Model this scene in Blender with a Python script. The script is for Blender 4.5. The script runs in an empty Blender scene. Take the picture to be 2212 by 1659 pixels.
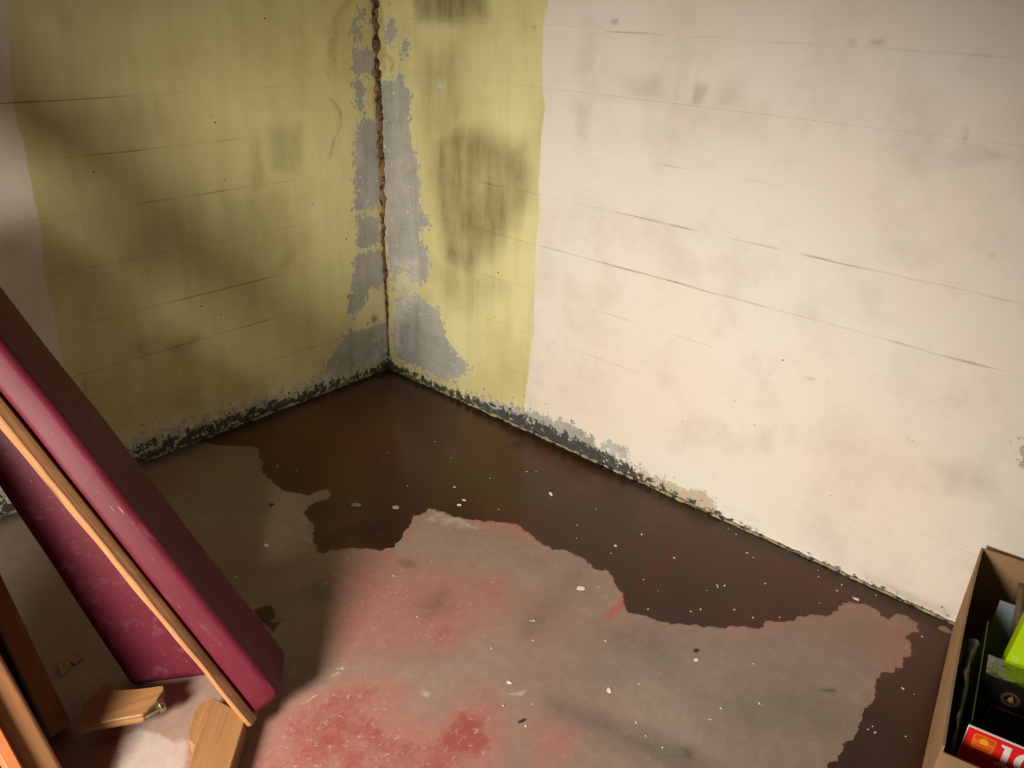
import bpy, bmesh, math, random
import numpy as np
from mathutils import Vector, Matrix, noise as mnoise

random.seed(7)
rng = np.random.default_rng(7)
scene = bpy.context.scene
COL = scene.collection

# ------------------------------------------------------------------ camera
W, H = 2212, 1659
FPX = 1734.88
CX, CY = W / 2, H / 2
CAM = np.array([2.50726, -2.08789, 1.5])
a_, p_, r_ = math.radians(135 - 4.41329), math.radians(25.83683), math.radians(2.046284)
FW = np.array([math.cos(a_) * math.cos(p_), math.sin(a_) * math.cos(p_), -math.sin(p_)])
_rt = np.array([math.sin(a_), -math.cos(a_), 0.0]); _up = np.cross(_rt, FW)
RT = math.cos(r_) * _rt + math.sin(r_) * _up
UP = -math.sin(r_) * _rt + math.cos(r_) * _up
cam_d = bpy.data.cameras.new('camera'); cam = bpy.data.objects.new('camera', cam_d); COL.objects.link(cam)
cam_d.sensor_fit = 'HORIZONTAL'; cam_d.sensor_width = 36.0; cam_d.lens = 36.0 * FPX / W
cam_d.clip_start = 0.02
cam.matrix_world = Matrix(((RT[0], UP[0], -FW[0], CAM[0]), (RT[1], UP[1], -FW[1], CAM[1]), (RT[2], UP[2], -FW[2], CAM[2]), (0, 0, 0, 1)))
scene.camera = cam

# ------------------------------------------------------------------ world + lights + exposure
scene.view_settings.view_transform = 'Standard'
scene.view_settings.look = 'None'
scene.view_settings.gamma = 1.0
scene.view_settings.use_curve_mapping = False
scene.view_settings.exposure = 0.0
world = bpy.data.worlds.new('world'); scene.world = world; world.use_nodes = True
bg = world.node_tree.nodes['Background']
bg.inputs['Color'].default_value = (1.0, 0.86, 0.68, 1); bg.inputs['Strength'].default_value = 0.022

def aim(o, tgt):
    d = Vector(tgt) - o.location
    o.rotation_euler = d.to_track_quat('-Z', 'Y').to_euler()
key_d = bpy.data.lights.new('work_lamp', 'SPOT'); key = bpy.data.objects.new('work_lamp', key_d); COL.objects.link(key)
key.location = (1.75, -3.25, 1.15); aim(key, (0.95, 0.0, -0.28))
key_d.energy = 495; key_d.color = (1.0, 0.94, 0.845); key_d.shadow_soft_size = 0.30
key_d.spot_size = math.radians(84); key_d.spot_blend = 1.0

# ------------------------------------------------------------------ pixel -> surface helpers (where each mark stands on its real surface)
def ray(x, y):
    return FW + RT * (x - CX) / FPX - UP * (y - CY) / FPX
def fl(x, y, z=0.0):
    d = ray(x, y); return CAM + d * (z - CAM[2]) / d[2]
def rw(q):                                   # right wall (y = 0): (x, z)
    d = ray(*q); p = CAM + d * (-CAM[1] / d[1]); return (p[0], p[2])
def lw(q):                                   # left wall (x = 0): (-y, z)
    d = ray(*q); p = CAM + d * (-CAM[0] / d[0]); return (-p[1], p[2])
def fxy(q):
    p = fl(*q); return (p[0], p[1])
def sdf(P, poly):
    """signed distance, positive inside"""
    poly = np.asarray(poly, float); d2 = np.full(len(P), 1e9); ins = np.zeros(len(P), bool)
    n = len(poly)
    for i in range(n):
        a = poly[i]; b = poly[(i + 1) % n]; e = b - a
        w = P - a; t = np.clip((w @ e) / (e @ e + 1e-12), 0, 1)
        q = w - t[:, None] * e; d2 = np.minimum(d2, (q * q).sum(1))
        c = ((a[1] > P[:, 1]) != (b[1] > P[:, 1]))
        xi = a[0] + (P[:, 1] - a[1]) / (b[1] - a[1] + 1e-12) * (b[0] - a[0])
        ins ^= c & (P[:, 0] < xi)
    return np.where(ins, 1, -1) * np.sqrt(d2)
def ldist(P, line):
    line = np.asarray(line, float); d2 = np.full(len(P), 1e9)
    for a, b in zip(line[:-1], line[1:]):
        e = b - a; w = P - a; t = np.clip((w @ e) / (e @ e + 1e-12), 0, 1)
        q = w - t[:, None] * e; d2 = np.minimum(d2, (q * q).sum(1))
    return np.sqrt(d2)
def sstep(x, a, b):
    t = np.clip((x - a) / (b - a), 0, 1); return t * t * (3 - 2 * t)
def union(P, polys):
    r = np.full(len(P), -9.0)
    for p in polys: r = np.maximum(r, sdf(P, p))
    return np.clip(r, -0.3, 0.3)

# ------------------------------------------------------------------ node helpers
def srgb(r, g, b):
    f = lambda c: (c / 255 / 12.92) if c / 255 <= 0.04045 else ((c / 255 + 0.055) / 1.055) ** 2.4
    return (f(r), f(g), f(b), 1.0)
class G:
    def __init__(self, name, rough=0.6, spec=0.5):
        self.m = bpy.data.materials.new(name); self.m.use_nodes = True; self.t = self.m.node_tree
        self.b = self.t.nodes['Principled BSDF']; self.b.inputs['Roughness'].default_value = rough
        self.b.inputs['Specular IOR Level'].default_value = spec
        self.out = self.t.nodes['Material Output']
        self._pos = None; self._obj = None
    def put(self, sock, v):
        if isinstance(v, bpy.types.NodeSocket): self.t.links.new(v, sock)
        else: sock.default_value = v
    def node(self, kind, **props):
        n = self.t.nodes.new('ShaderNode' + kind)
        for k, v in props.items(): setattr(n, k, v)
        return n
    @property
    def pos(self):
        if not self._pos: self._pos = self.node('NewGeometry').outputs['Position']
        return self._pos
    @property
    def obj(self):
        if not self._obj: self._obj = self.node('TexCoord').outputs['Object']
        return self._obj
    def scale(self, vec, s, loc=(0, 0, 0)):
        n = self.node('Mapping'); self.put(n.inputs['Vector'], vec); n.inputs['Scale'].default_value = s; n.inputs['Location'].default_value = loc
        return n.outputs[0]
    def noise(self, scale, detail=4, rough=0.55, vec=None, dist=0.0):
        n = self.node('TexNoise'); self.put(n.inputs['Vector'], vec if vec is not None else self.pos)
        n.inputs['Scale'].default_value = scale; n.inputs['Detail'].default_value = detail
        n.inputs['Roughness'].default_value = rough; n.inputs['Distortion'].default_value = dist
        return n.outputs['Fac']
    def voro(self, scale, vec=None, out='Distance', feature='F1'):
        n = self.node('TexVoronoi', feature=feature); self.put(n.inputs['Vector'], vec if vec is not None else self.pos)
        n.inputs['Scale'].default_value = scale; return n.outputs[out]
    def attr(self, name):
        return self.node('Attribute', attribute_name=name).outputs['Fac']
    def ma(self, op, a, b=0.0, c=0.0, clamp=False):
        n = self.node('Math', operation=op, use_clamp=clamp); self.put(n.inputs[0], a); self.put(n.inputs[1], b)
        if op in ('MULTIPLY_ADD',): self.put(n.inputs[2], c)
        return n.outputs[0]
    def mr(self, v, a, b, c=0.0, d=1.0):
        n = self.node('MapRange'); self.put(n.inputs['Value'], v)
        for k, x in (('From Min', a), ('From Max', b), ('To Min', c), ('To Max', d)): self.put(n.inputs[k], x)
        return n.outputs[0]
    def mix(self, f, a, b, mode='MIX'):
        n = self.node('Mix', data_type='RGBA', blend_type=mode)
        self.put(n.inputs[0], f); self.put(n.inputs[6], a); self.put(n.inputs[7], b); return n.outputs[2]
    def bump(self, h, strength=0.3, dist=0.002, normal=None):
        n = self.node('Bump'); n.inputs['Strength'].default_value = strength; n.inputs['Distance'].default_value = dist
        self.put(n.inputs['Height'], h)
        if normal is not None: self.put(n.inputs['Normal'], normal)
        return n.outputs[0]
    def done(self, col=None, rough=None, nrm=None):
        if col is not None: self.put(self.b.inputs['Base Color'], col)
        if rough is not None: self.put(self.b.inputs['Roughness'], rough)
        if nrm is not None: self.put(self.b.inputs['Normal'], nrm)
        return self.m

# ------------------------------------------------------------------ wall paint material
def wall_material():
    g = G('painted_concrete')
    nA = g.noise(26, 8, 0.68); nB = g.noise(95, 4, 0.6); nL = g.noise(1.6, 3, 0.5); nM = g.noise(7, 5, 0.6)
    streak = g.noise(1.0, 5, 0.6, g.scale(g.pos, (17, 17, 2.2)))
    jag = g.ma('MULTIPLY', g.ma('SUBTRACT', nA, 0.5), 0.085)
    jag = g.ma('ADD', jag, g.ma('MULTIPLY', g.ma('SUBTRACT', nB, 0.5), 0.05))
    # yellow / off-white paint edge (brushed by hand)
    pe = g.ma('ADD', g.attr('paint'), g.ma('MULTIPLY', g.ma('SUBTRACT', nM, 0.5), 0.012))
    ymask = g.mr(pe, -0.002, 0.003)
    white = g.mix(g.mr(nL, 0.35, 0.68), srgb(229, 221, 208), srgb(230, 214, 196))
    white = g.mix(g.mr(g.noise(4.3, 8, 0.66), 0.48, 0.72, 0, 0.7), white, srgb(206, 192, 176))
    yel = g.mix(g.mr(nL, 0.3, 0.7), srgb(225, 217, 160), srgb(214, 202, 142))
    yel = g.mix(g.mr(streak, 0.46, 0.75, 0, 0.3), yel, srgb(176, 158, 100))
    yel = g.mix(g.mr(g.noise(2.6, 5, 0.6), 0.46, 0.7, 0, 0.55), yel, srgb(184, 168, 104))
    col = g.mix(ymask, white, yel)
    # olive-grey damp stains with vertical runs
    st = g.ma('MULTIPLY', g.attr('stain'), g.mr(streak, 0.25, 0.7, 0.55, 1.15))
    st = g.ma('MULTIPLY', st, g.mr(nM, 0.25, 0.6, 0.6, 1.0), clamp=True)
    stc = g.mix(ymask, srgb(164, 148, 128), srgb(116, 104, 64))
    col = g.mix(st, col, stc)
    br = g.ma('MULTIPLY', g.attr('drip'), g.mr(nA, 0.36, 0.62, 0.1, 1.0), clamp=True)
    col = g.mix(g.ma('MULTIPLY', br, g.mr(nM, 0.35, 0.6, 0.1, 0.55)), col, srgb(122, 98, 52))
    # pale primer rim + bare grey concrete where the paint has come off
    pd = g.ma('ADD', g.attr('peel'), jag)
    fl_ = g.mr(g.ma('ADD', g.noise(34, 6, 0.66), g.ma('MULTIPLY', g.ma('SUBTRACT', nB, 0.5), 0.25)), g.ma('SUBTRACT', 0.97, g.ma('MULTIPLY', g.attr('flake'), 0.52)), g.ma('SUBTRACT', 0.99, g.ma('MULTIPLY', g.attr('flake'), 0.52)))
    hole = g.mr(g.noise(30, 5, 0.65, g.scale(g.pos, (1, 1, 1), (3, 7, 1))), 0.61, 0.63)
    pm = g.ma('MULTIPLY', g.mr(pd, 0.0, 0.0025), g.ma('SUBTRACT', 1.0, hole))
    pm = g.ma('MAXIMUM', pm, fl_)
    rim = g.ma('MULTIPLY', g.mr(pd, -0.010, -0.002), g.ma('SUBTRACT', 1.0, pm))
    rim = g.ma('MAXIMUM', rim, g.ma('MULTIPLY', g.attr('flake'), g.mr(nM, 0.45, 0.7, 0, 0.6)))
    col = g.mix(g.ma('MULTIPLY', rim, 0.55), col, srgb(222, 216, 190))
    grey = g.mix(g.mr(nM, 0.3, 0.7), srgb(155, 151, 141), srgb(186, 183, 174))
    grey = g.mix(g.mr(nB, 0.58, 0.72, 0, 0.6), grey, srgb(208, 206, 196))
    grey = g.mix(g.mr(streak, 0.5, 0.7, 0, 0.45), grey, srgb(124, 120, 110))
    col = g.mix(pm, col, grey)
    # efflorescence bloom
    ef = g.ma('MULTIPLY', g.attr('bloom'), g.mr(g.noise(20, 7, 0.7), 0.38, 0.66), clamp=True)
    col = g.mix(ef, col, srgb(226, 222, 206))
    # tan bare render at the foot
    tn = g.mr(g.ma('ADD', g.attr('tan'), jag), 0.0, 0.006)
    col = g.mix(g.ma('MULTIPLY', tn, 0.8), col, g.mix(nM, srgb(172, 148, 112), srgb(206, 190, 160)))
    # black mould
    mo = g.ma('ADD', g.attr('mold'), g.ma('MULTIPLY', g.ma('SUBTRACT', g.noise(38, 8, 0.72), 0.5), 4.2))
    mm = g.mr(mo, 0.46, 0.66)
    col = g.mix(g.ma('MULTIPLY', mm, 0.93), col, g.mix(nB, srgb(26, 27, 25), srgb(54, 54, 48)))
    # dirt in the board joints and black pin holes
    jt = g.ma('MULTIPLY', g.attr('joint'), g.mr(g.noise(14, 4, 0.6), 0.34, 0.55, 0.15, 1.0), clamp=True)
    col = g.mix(g.ma('MULTIPLY', jt, 0.5), col, g.mix(pm, srgb(92, 80, 58), srgb(222, 218, 204)))
    vc = g.node('TexVoronoi'); g.put(vc.inputs['Vector'], g.pos); vc.inputs['Scale'].default_value = 11
    rnd = g.node('SeparateColor'); g.put(rnd.inputs[0], vc.outputs['Color'])
    sz = g.ma('MULTIPLY', g.mr(rnd.outputs[0], 0.66, 1.0, 0.0, 0.034), 1.0)
    dot = g.mr(vc.outputs['Distance'], sz, g.ma('ADD', sz, 0.008), 1.0, 0.0)
    dot = g.ma('MULTIPLY', dot, g.mr(rnd.outputs[0], 0.66, 0.67))
    col = g.mix(g.ma('MULTIPLY', dot, 0.85), col, srgb(58, 46, 28))
    # small chips / scuffs on the off-white paint
    sc = g.mr(g.noise(1.0, 3, 0.6, g.scale(g.pos, (24, 24, 70))), 0.72, 0.75)
    sc = g.ma('MULTIPLY', sc, g.attr('chip'))
    col = g.mix(g.ma('MULTIPLY', sc, 0.6), col, srgb(150, 140, 122))
    h = g.ma('ADD', g.ma('MULTIPLY', pm, -1.0), g.ma('MULTIPLY', g.noise(5.5, 6, 0.6), 1.2))
    h = g.ma('ADD', h, g.ma('MULTIPLY', nA, g.ma('ADD', 0.3, g.ma('MULTIPLY', g.attr('bloom'), 2.2))))
    h = g.ma('SUBTRACT', h, g.ma('MULTIPLY', sc, 0.6))
    g.m['x'] = 1
    rough = g.mix(pm, (0.52, 0.52, 0.52, 1), (0.85, 0.85, 0.85, 1))
    return g.done(col, rough, g.bump(h, 0.6, 0.0035))
M_WALL = wall_material()

def floor_material():
    g = G('worn_painted_slab')
    n1 = g.noise(3.2, 7, 0.62); n2 = g.noise(14, 8, 0.68); n3 = g.noise(70, 5, 0.65); n4 = g.noise(1.7, 3, 0.5)
    col = g.mix(g.mr(n1, 0.32, 0.68), srgb(162, 143, 128), srgb(136, 119, 106))
    col = g.mix(g.mr(n4, 0.42, 0.66, 0, 0.75), col, srgb(162, 124, 108))
    red = g.ma('ADD', g.attr('red'), g.ma('MULTIPLY', g.ma('SUBTRACT', n2, 0.5), 1.25))
    red = g.ma('ADD', red, g.ma('MULTIPLY', g.ma('SUBTRACT', n3, 0.5), 0.5))
    col = g.mix(g.mr(g.ma('ADD', g.attr('red'), g.ma('MULTIPLY', g.ma('SUBTRACT', n2, 0.5), 0.5)), 0.12, 0.55, 0, 0.8), col, srgb(172, 112, 100))
    col = g.mix(g.mr(red, 0.62, 0.95, 0, 0.85), col, srgb(158, 70, 62))
    col = g.mix(g.ma('MULTIPLY', g.attr('stripe'), g.mr(n2, 0.3, 0.5, 0.35, 0.8), clamp=True), col, srgb(184, 88, 76))
    pk = g.ma('MULTIPLY', g.mr(g.noise(60, 6, 0.72), 0.57, 0.64), g.mr(g.attr('red'), 0.25, 0.6, 0.05, 0.75))
    col = g.mix(pk, col, srgb(206, 160, 146))
    sm = g.ma('MULTIPLY', g.attr('smudge'), g.mr(n2, 0.3, 0.6, 0.55, 1.0), clamp=True)
    col = g.mix(sm, col, srgb(74, 68, 60))
    pl = g.mr(g.ma('ADD', g.attr('pale'), g.ma('MULTIPLY', g.ma('SUBTRACT', n2, 0.5), 1.0)), 0.45, 0.62)
    col = g.mix(g.ma('MULTIPLY', pl, 0.8), col, srgb(192, 174, 162))
    cr = g.mr(g.ma('ADD', g.attr('crack'), g.ma('MULTIPLY', g.ma('SUBTRACT', g.noise(60, 5, 0.7), 0.5), 0.010)), 0.0016, 0.0032, 1, 0)
    col = g.mix(g.ma('MULTIPLY', cr, g.mr(n2, 0.35, 0.55, 0.4, 0.9)), col, srgb(214, 190, 176))
    ds = g.mr(g.noise(46, 4, 0.5), 0.735, 0.76)
    col = g.mix(g.ma('MULTIPLY', ds, 0.6), col, srgb(58, 46, 38))
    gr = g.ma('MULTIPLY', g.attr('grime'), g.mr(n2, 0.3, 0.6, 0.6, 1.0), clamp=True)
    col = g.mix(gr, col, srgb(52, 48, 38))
    col = g.mix(g.mr(g.noise(30, 8, 0.72), 0.38, 0.66, 0.0, 0.22), col, srgb(100, 82, 72))
    col = g.mix(g.mr(g.noise(1.0, 6, 0.7, g.scale(g.pos, (70, 26, 1))), 0.55, 0.75, 0.0, 0.30), col, srgb(196, 170, 154))
    h = g.ma('ADD', g.ma('MULTIPLY', n2, 0.7), g.ma('MULTIPLY', n3, 0.5))
    h = g.ma('ADD', h, g.ma('MULTIPLY', cr, 0.6))
    return g.done(col, g.mr(n1, 0.3, 0.7, 0.42, 0.62), g.bump(h, 0.22, 0.002))
M_FLOOR = floor_material()

def simple(name, col, rough=0.6, spec=0.5, bump=0.0, bscale=60, var=0.0, metal=0.0):
    g = G(name, rough, spec); c = srgb(*col); g.b.inputs['Metallic'].default_value = metal
    cc = c
    if var:
        n = g.noise(bscale * 0.4, 5, 0.6, g.obj); d = tuple(x * (1 - var) for x in c[:3]) + (1,)
        cc = g.mix(g.mr(n, 0.3, 0.7), c, d)
    nrm = g.bump(g.noise(bscale, 5, 0.6, g.obj), bump, 0.003) if bump else None
    return g.done(cc, None, nrm)

def wood_material(name, light, dark, rough=0.5):
    g = G(name, rough)
    v = g.scale(g.obj, (2.0, 34, 34)); n = g.noise(1.6, 6, 0.62, v, 1.2)
    wv = g.node('TexWave', wave_type='BANDS', bands_direction='Z'); g.put(wv.inputs['Vector'], g.scale(g.obj, (0.8, 12, 16)))
    wv.inputs['Scale'].default_value = 1.4; wv.inputs['Distortion'].default_value = 5.0; wv.inputs['Detail'].default_value = 3
    col = g.mix(g.mr(n, 0.3, 0.7), srgb(*light), srgb(*dark))
    col = g.mix(g.ma('MULTIPLY', g.mr(wv.outputs['Fac'], 0.55, 0.95), 0.45), col, srgb(*[int(c * 0.72) for c in dark]))
    kn = g.voro(1.0, g.scale(g.obj, (3.6, 11, 11)))
    col = g.mix(g.mr(kn, 0.10, 0.2, 0.7, 0.0), col, srgb(*[int(c * 0.5) for c in dark]))
    sc = g.mr(g.noise(1.0, 5, 0.7, g.scale(g.obj, (9, 60, 60), (4, 1, 2))), 0.62, 0.74, 0, 0.35)
    col = g.mix(sc, col, srgb(214, 190, 160))
    return g.done(col, g.mr(n, 0.3, 0.7, 0.38, 0.6), g.bump(n, 0.2, 0.002))
M_WOOD = wood_material('pine_rail', (174, 124, 82), (140, 92, 56))
M_WOOD_OR = wood_material('orange_pine', (206, 128, 78), (178, 100, 56))
M_WOOD_BR = wood_material('brown_pine', (150, 104, 66), (112, 74, 44))
M_WOOD_LT = wood_material('raw_leg_wood', (170, 124, 80), (140, 96, 56))

def vinyl():
    g = G('maroon_vinyl', 0.55, 0.2)
    n = g.noise(3, 4, 0.6, g.obj)
    col = g.mix(g.mr(n, 0.35, 0.65), srgb(94, 25, 41), srgb(82, 19, 29))
    dust = g.ma('MULTIPLY', g.mr(g.noise(1.0, 6, 0.7, g.scale(g.obj, (5, 22, 22))), 0.54, 0.80), 0.32)
    col = g.mix(dust, col, srgb(150, 112, 120))
    sp = g.mr(g.noise(150, 3, 0.6, g.obj), 0.70, 0.735); sp = g.ma('MULTIPLY', sp, g.mr(g.noise(7, 3, 0.6, g.obj), 0.46, 0.6))
    col = g.mix(g.ma('MULTIPLY', sp, 0.55), col, srgb(190, 166, 164))
    sc = g.mr(g.noise(1.0, 4, 0.65, g.scale(g.obj, (12, 130, 130), (2, 5, 1))), 0.68, 0.71)
    sc = g.ma('MULTIPLY', sc, g.mr(g.noise(3, 2, 0.5, g.obj), 0.46, 0.56))
    col = g.mix(g.ma('MULTIPLY', sc, 0.7), col, srgb(190, 174, 170))
    return g.done(col, g.ma('ADD', 0.52, g.ma('MULTIPLY', dust, 0.8)), g.bump(g.noise(320, 3, 0.5, g.obj), 0.10, 0.001))
M_VINYL = vinyl()

def water():
    g = G('murky_puddle_water'); t = g.t; t.nodes.remove(g.b)
    tr = g.node('BsdfTransparent'); tr.inputs[0].default_value = (0.86, 0.69, 0.57, 1)
    gl = g.node('BsdfGlossy'); gl.inputs['Roughness'].default_value = 0.20; gl.inputs[0].default_value = (1, 1, 1, 1)
    fr = g.node('Fresnel'); fr.inputs['IOR'].default_value = 1.33
    b = g.bump(g.noise(9, 2, 0.5), 0.02, 0.002); g.put(gl.inputs['Normal'], b)
    mx = g.node('MixShader'); g.put(mx.inputs[0], fr.outputs[0]); g.put(mx.inputs[1], tr.outputs[0]); g.put(mx.inputs[2], gl.outputs[0])
    g.t.links.new(mx.outputs[0], g.out.inputs[0]); return g.m
M_WATER = water()
def clear_plastic(name, tint, rough, gloss):
    g = G(name); g.t.nodes.remove(g.b)
    tr = g.node('BsdfTransparent'); tr.inputs[0].default_value = tint
    gl = g.node('BsdfGlossy'); gl.inputs['Roughness'].default_value = rough
    g.put(gl.inputs['Normal'], g.bump(g.noise(26, 5, 0.6, g.obj), 0.9, 0.01))
    mx = g.node('MixShader'); mx.inputs[0].default_value = gloss
    g.put(mx.inputs[1], tr.outputs[0]); g.put(mx.inputs[2], gl.outputs[0])
    g.t.links.new(mx.outputs[0], g.out.inputs[0]); return g.m
M_FILM = clear_plastic('clear_crumpled_film', (0.86, 0.88, 0.82, 1), 0.12, 0.30)
def seam_mat():
    g = G('rusty_corner_filler', 0.9)
    n = g.noise(40, 7, 0.7); n2 = g.noise(9, 4, 0.6)
    col = g.mix(g.mr(n2, 0.4, 0.6), srgb(146, 112, 66), srgb(100, 76, 46))
    col = g.mix(g.mr(n, 0.49, 0.58), col, srgb(54, 38, 22))
    col = g.mix(g.mr(g.noise(70, 4, 0.6), 0.62, 0.7, 0, 0.7), col, srgb(196, 160, 110))
    return g.done(col, None, g.bump(n, 0.9, 0.006))
M_SEAM = seam_mat()
def crust_mat():
    g = G('flaking_lime_crust', 0.9)
    n = g.noise(46, 7, 0.7); s = g.node('SeparateXYZ'); g.put(s.inputs[0], g.pos)
    col = g.mix(g.mr(g.noise(12, 4, 0.6), 0.4, 0.65), srgb(170, 158, 122), srgb(120, 112, 84))
    col = g.mix(g.mr(n, 0.48, 0.58), col, srgb(40, 38, 32))
    return g.done(col, None, g.bump(n, 0.8, 0.005))
M_CRUST = crust_mat()
def cardboard(name, c):
    g = G(name, 0.8, 0.25)
    n = g.noise(1.0, 4, 0.6, g.scale(g.obj, (6, 6, 60))); n2 = g.noise(9, 5, 0.6, g.obj)
    d = tuple(int(x * 0.88) for x in c)
    col = g.mix(g.mr(n2, 0.35, 0.65), srgb(*c), srgb(*d)); col = g.mix(g.ma('MULTIPLY', g.mr(n, 0.4, 0.6), 0.25), col, srgb(*d))
    return g.done(col, None, g.bump(n, 0.12, 0.002))
M_CARD = cardboard('brown_cardboard', (176, 136, 98))
M_FLAKE = simple('white_paint_flake', (236, 228, 210), 0.6)
M_PLASTER = simple('pale_plaster', (150, 144, 132), 0.8, bump=0.5, bscale=160, var=0.2)
M_DEBRIS = simple('dark_crumb', (60, 46, 36), 0.8)
M_TANFLAKE = simple('tan_flake', (150, 128, 98), 0.8, var=0.2)
M_STEEL = simple('zinc_bolt', (186, 184, 160), 0.28, metal=1.0)
M_BLACK = simple('black_gloss_card', (22, 18, 16), 0.28)
M_GREENBLK = simple('dark_print_panel', (30, 32, 30), 0.25, var=0.3)
M_GOLD = simple('dull_gold_print', (150, 122, 74), 0.45)
M_BRONZE = simple('bronze_print', (78, 56, 36), 0.45)
M_GREYLINE = simple('grey_line_print', (120, 104, 92), 0.45)
M_RED = simple('red_print', (236, 40, 40), 0.4)
M_ORANGE = simple('orange_print', (250, 116, 40), 0.4)
M_YELLOWSUN = simple('amber_print', (250, 172, 50), 0.4)
M_DKORANGE = simple('dark_orange_print', (222, 84, 20), 0.4)
M_CREAM = simple('cream_print', (248, 236, 222), 0.45)
M_LIME = simple('lime_card', (186, 222, 10), 0.35)
M_LIMEPALE = simple('pale_lime_print', (206, 230, 110), 0.35)
M_GREY = simple('blue_grey_card', (128, 134, 140), 0.6, var=0.15)
M_GREEN = simple('leaf_green_card', (96, 140, 34), 0.45)
M_BAG = simple('black_bin_bag', (26, 26, 25), 0.3, bump=0.8, bscale=28)
M_BAGGLINT = simple('bag_fold_highlight', (120, 124, 124), 0.35, bump=0.5, bscale=30)
M_GRIME = simple('brown_grime', (104, 80, 54), 0.7, bump=0.9, bscale=60, var=0.45)

# ------------------------------------------------------------------ object helpers
def tag(o, label=None, cat=None, group=None, kind=None):
    if label: o['label'] = label
    if cat: o['category'] = cat
    if group: o['group'] = group
    if kind: o['kind'] = kind
    return o
def mesh_obj(name, me, mat=None, parent=None, smooth=False):
    o = bpy.data.objects.new(name, me); COL.objects.link(o)
    if mat: me.materials.append(mat)
    if parent: o.parent = parent
    if smooth:
        me.polygons.foreach_set('use_smooth', [True] * len(me.polygons))
    return o
def from_data(name, v, f, mat=None, parent=None, smooth=False):
    me = bpy.data.meshes.new(name); me.from_pydata([tuple(map(float, x)) for x in v], [], f); me.update()
    return mesh_obj(name, me, mat, parent, smooth)
def bm_obj(name, bm, mat=None, parent=None, smooth=False):
    me = bpy.data.meshes.new(name); bm.to_mesh(me); bm.free(); return mesh_obj(name, me, mat, parent, smooth)
def empty(name, loc):
    o = bpy.data.objects.new(name, None); COL.objects.link(o); o.location = loc; o.empty_display_size = 0.05
    bpy.context.view_layer.update(); return o
def place(o, M, root=None):
    """M = world matrix of the part; parts hang under a root that is only translated"""
    if root is not None: o.matrix_basis = Matrix.Translation(-Vector(root.location)) @ M
    else: o.matrix_basis = M
    return o
def frame(o, X, Y, Z):
    return Matrix(((X[0], Y[0], Z[0], o[0]), (X[1], Y[1], Z[1], o[1]), (X[2], Y[2], Z[2], o[2]), (0, 0, 0, 1)))
def unit(v):
    v = np.asarray(v, float); return v / np.linalg.norm(v)
def box_bm(x0, x1, y0, y1, z0, z1, bevel=0.0, seg=2, cuts=0, jitter=0.0):
    bm = bmesh.new(); bmesh.ops.create_cube(bm, size=1)
    for v in bm.verts:
        v.co = Vector(((x0 + x1) / 2 + v.co.x * (x1 - x0), (y0 + y1) / 2 + v.co.y * (y1 - y0), (z0 + z1) / 2 + v.co.z * (z1 - z0)))
    if cuts:
        es = [e for e in bm.edges if abs(e.verts[0].co.x - e.verts[1].co.x) > 1e-6]
        bmesh.ops.subdivide_edges(bm, edges=es, cuts=cuts)
    if bevel:
        es = [e for e in bm.edges if len(e.link_faces) == 2 and e.calc_face_angle() > 0.5]
        bmesh.ops.bevel(bm, geom=es, offset=bevel, segments=seg, profile=0.5, affect='EDGES')
    if jitter:
        for v in bm.verts: v.co += Vector(mnoise.noise_vector(v.co * 9)) * jitter
    return bm
def prism_bm(poly, z0, z1, bevel=0.0, seg=1):
    bm = bmesh.new(); vs = [bm.verts.new((x, y, z0)) for x, y in poly]; f = bm.faces.new(vs)
    r = bmesh.ops.extrude_face_region(bm, geom=[f])
    for v in r['geom']:
        if isinstance(v, bmesh.types.BMVert): v.co.z = z1
    bmesh.ops.recalc_face_normals(bm, faces=bm.faces)
    if bevel:
        bmesh.ops.bevel(bm, geom=list(bm.edges), offset=bevel, segments=seg, profile=0.5, affect='EDGES')
    return bm
def add_attrs(me, d):
    for k, v in d.items():
        at = me.attributes.new(k, 'FLOAT', 'POINT'); at.data.foreach_set('value', np.asarray(v, np.float32))

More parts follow.
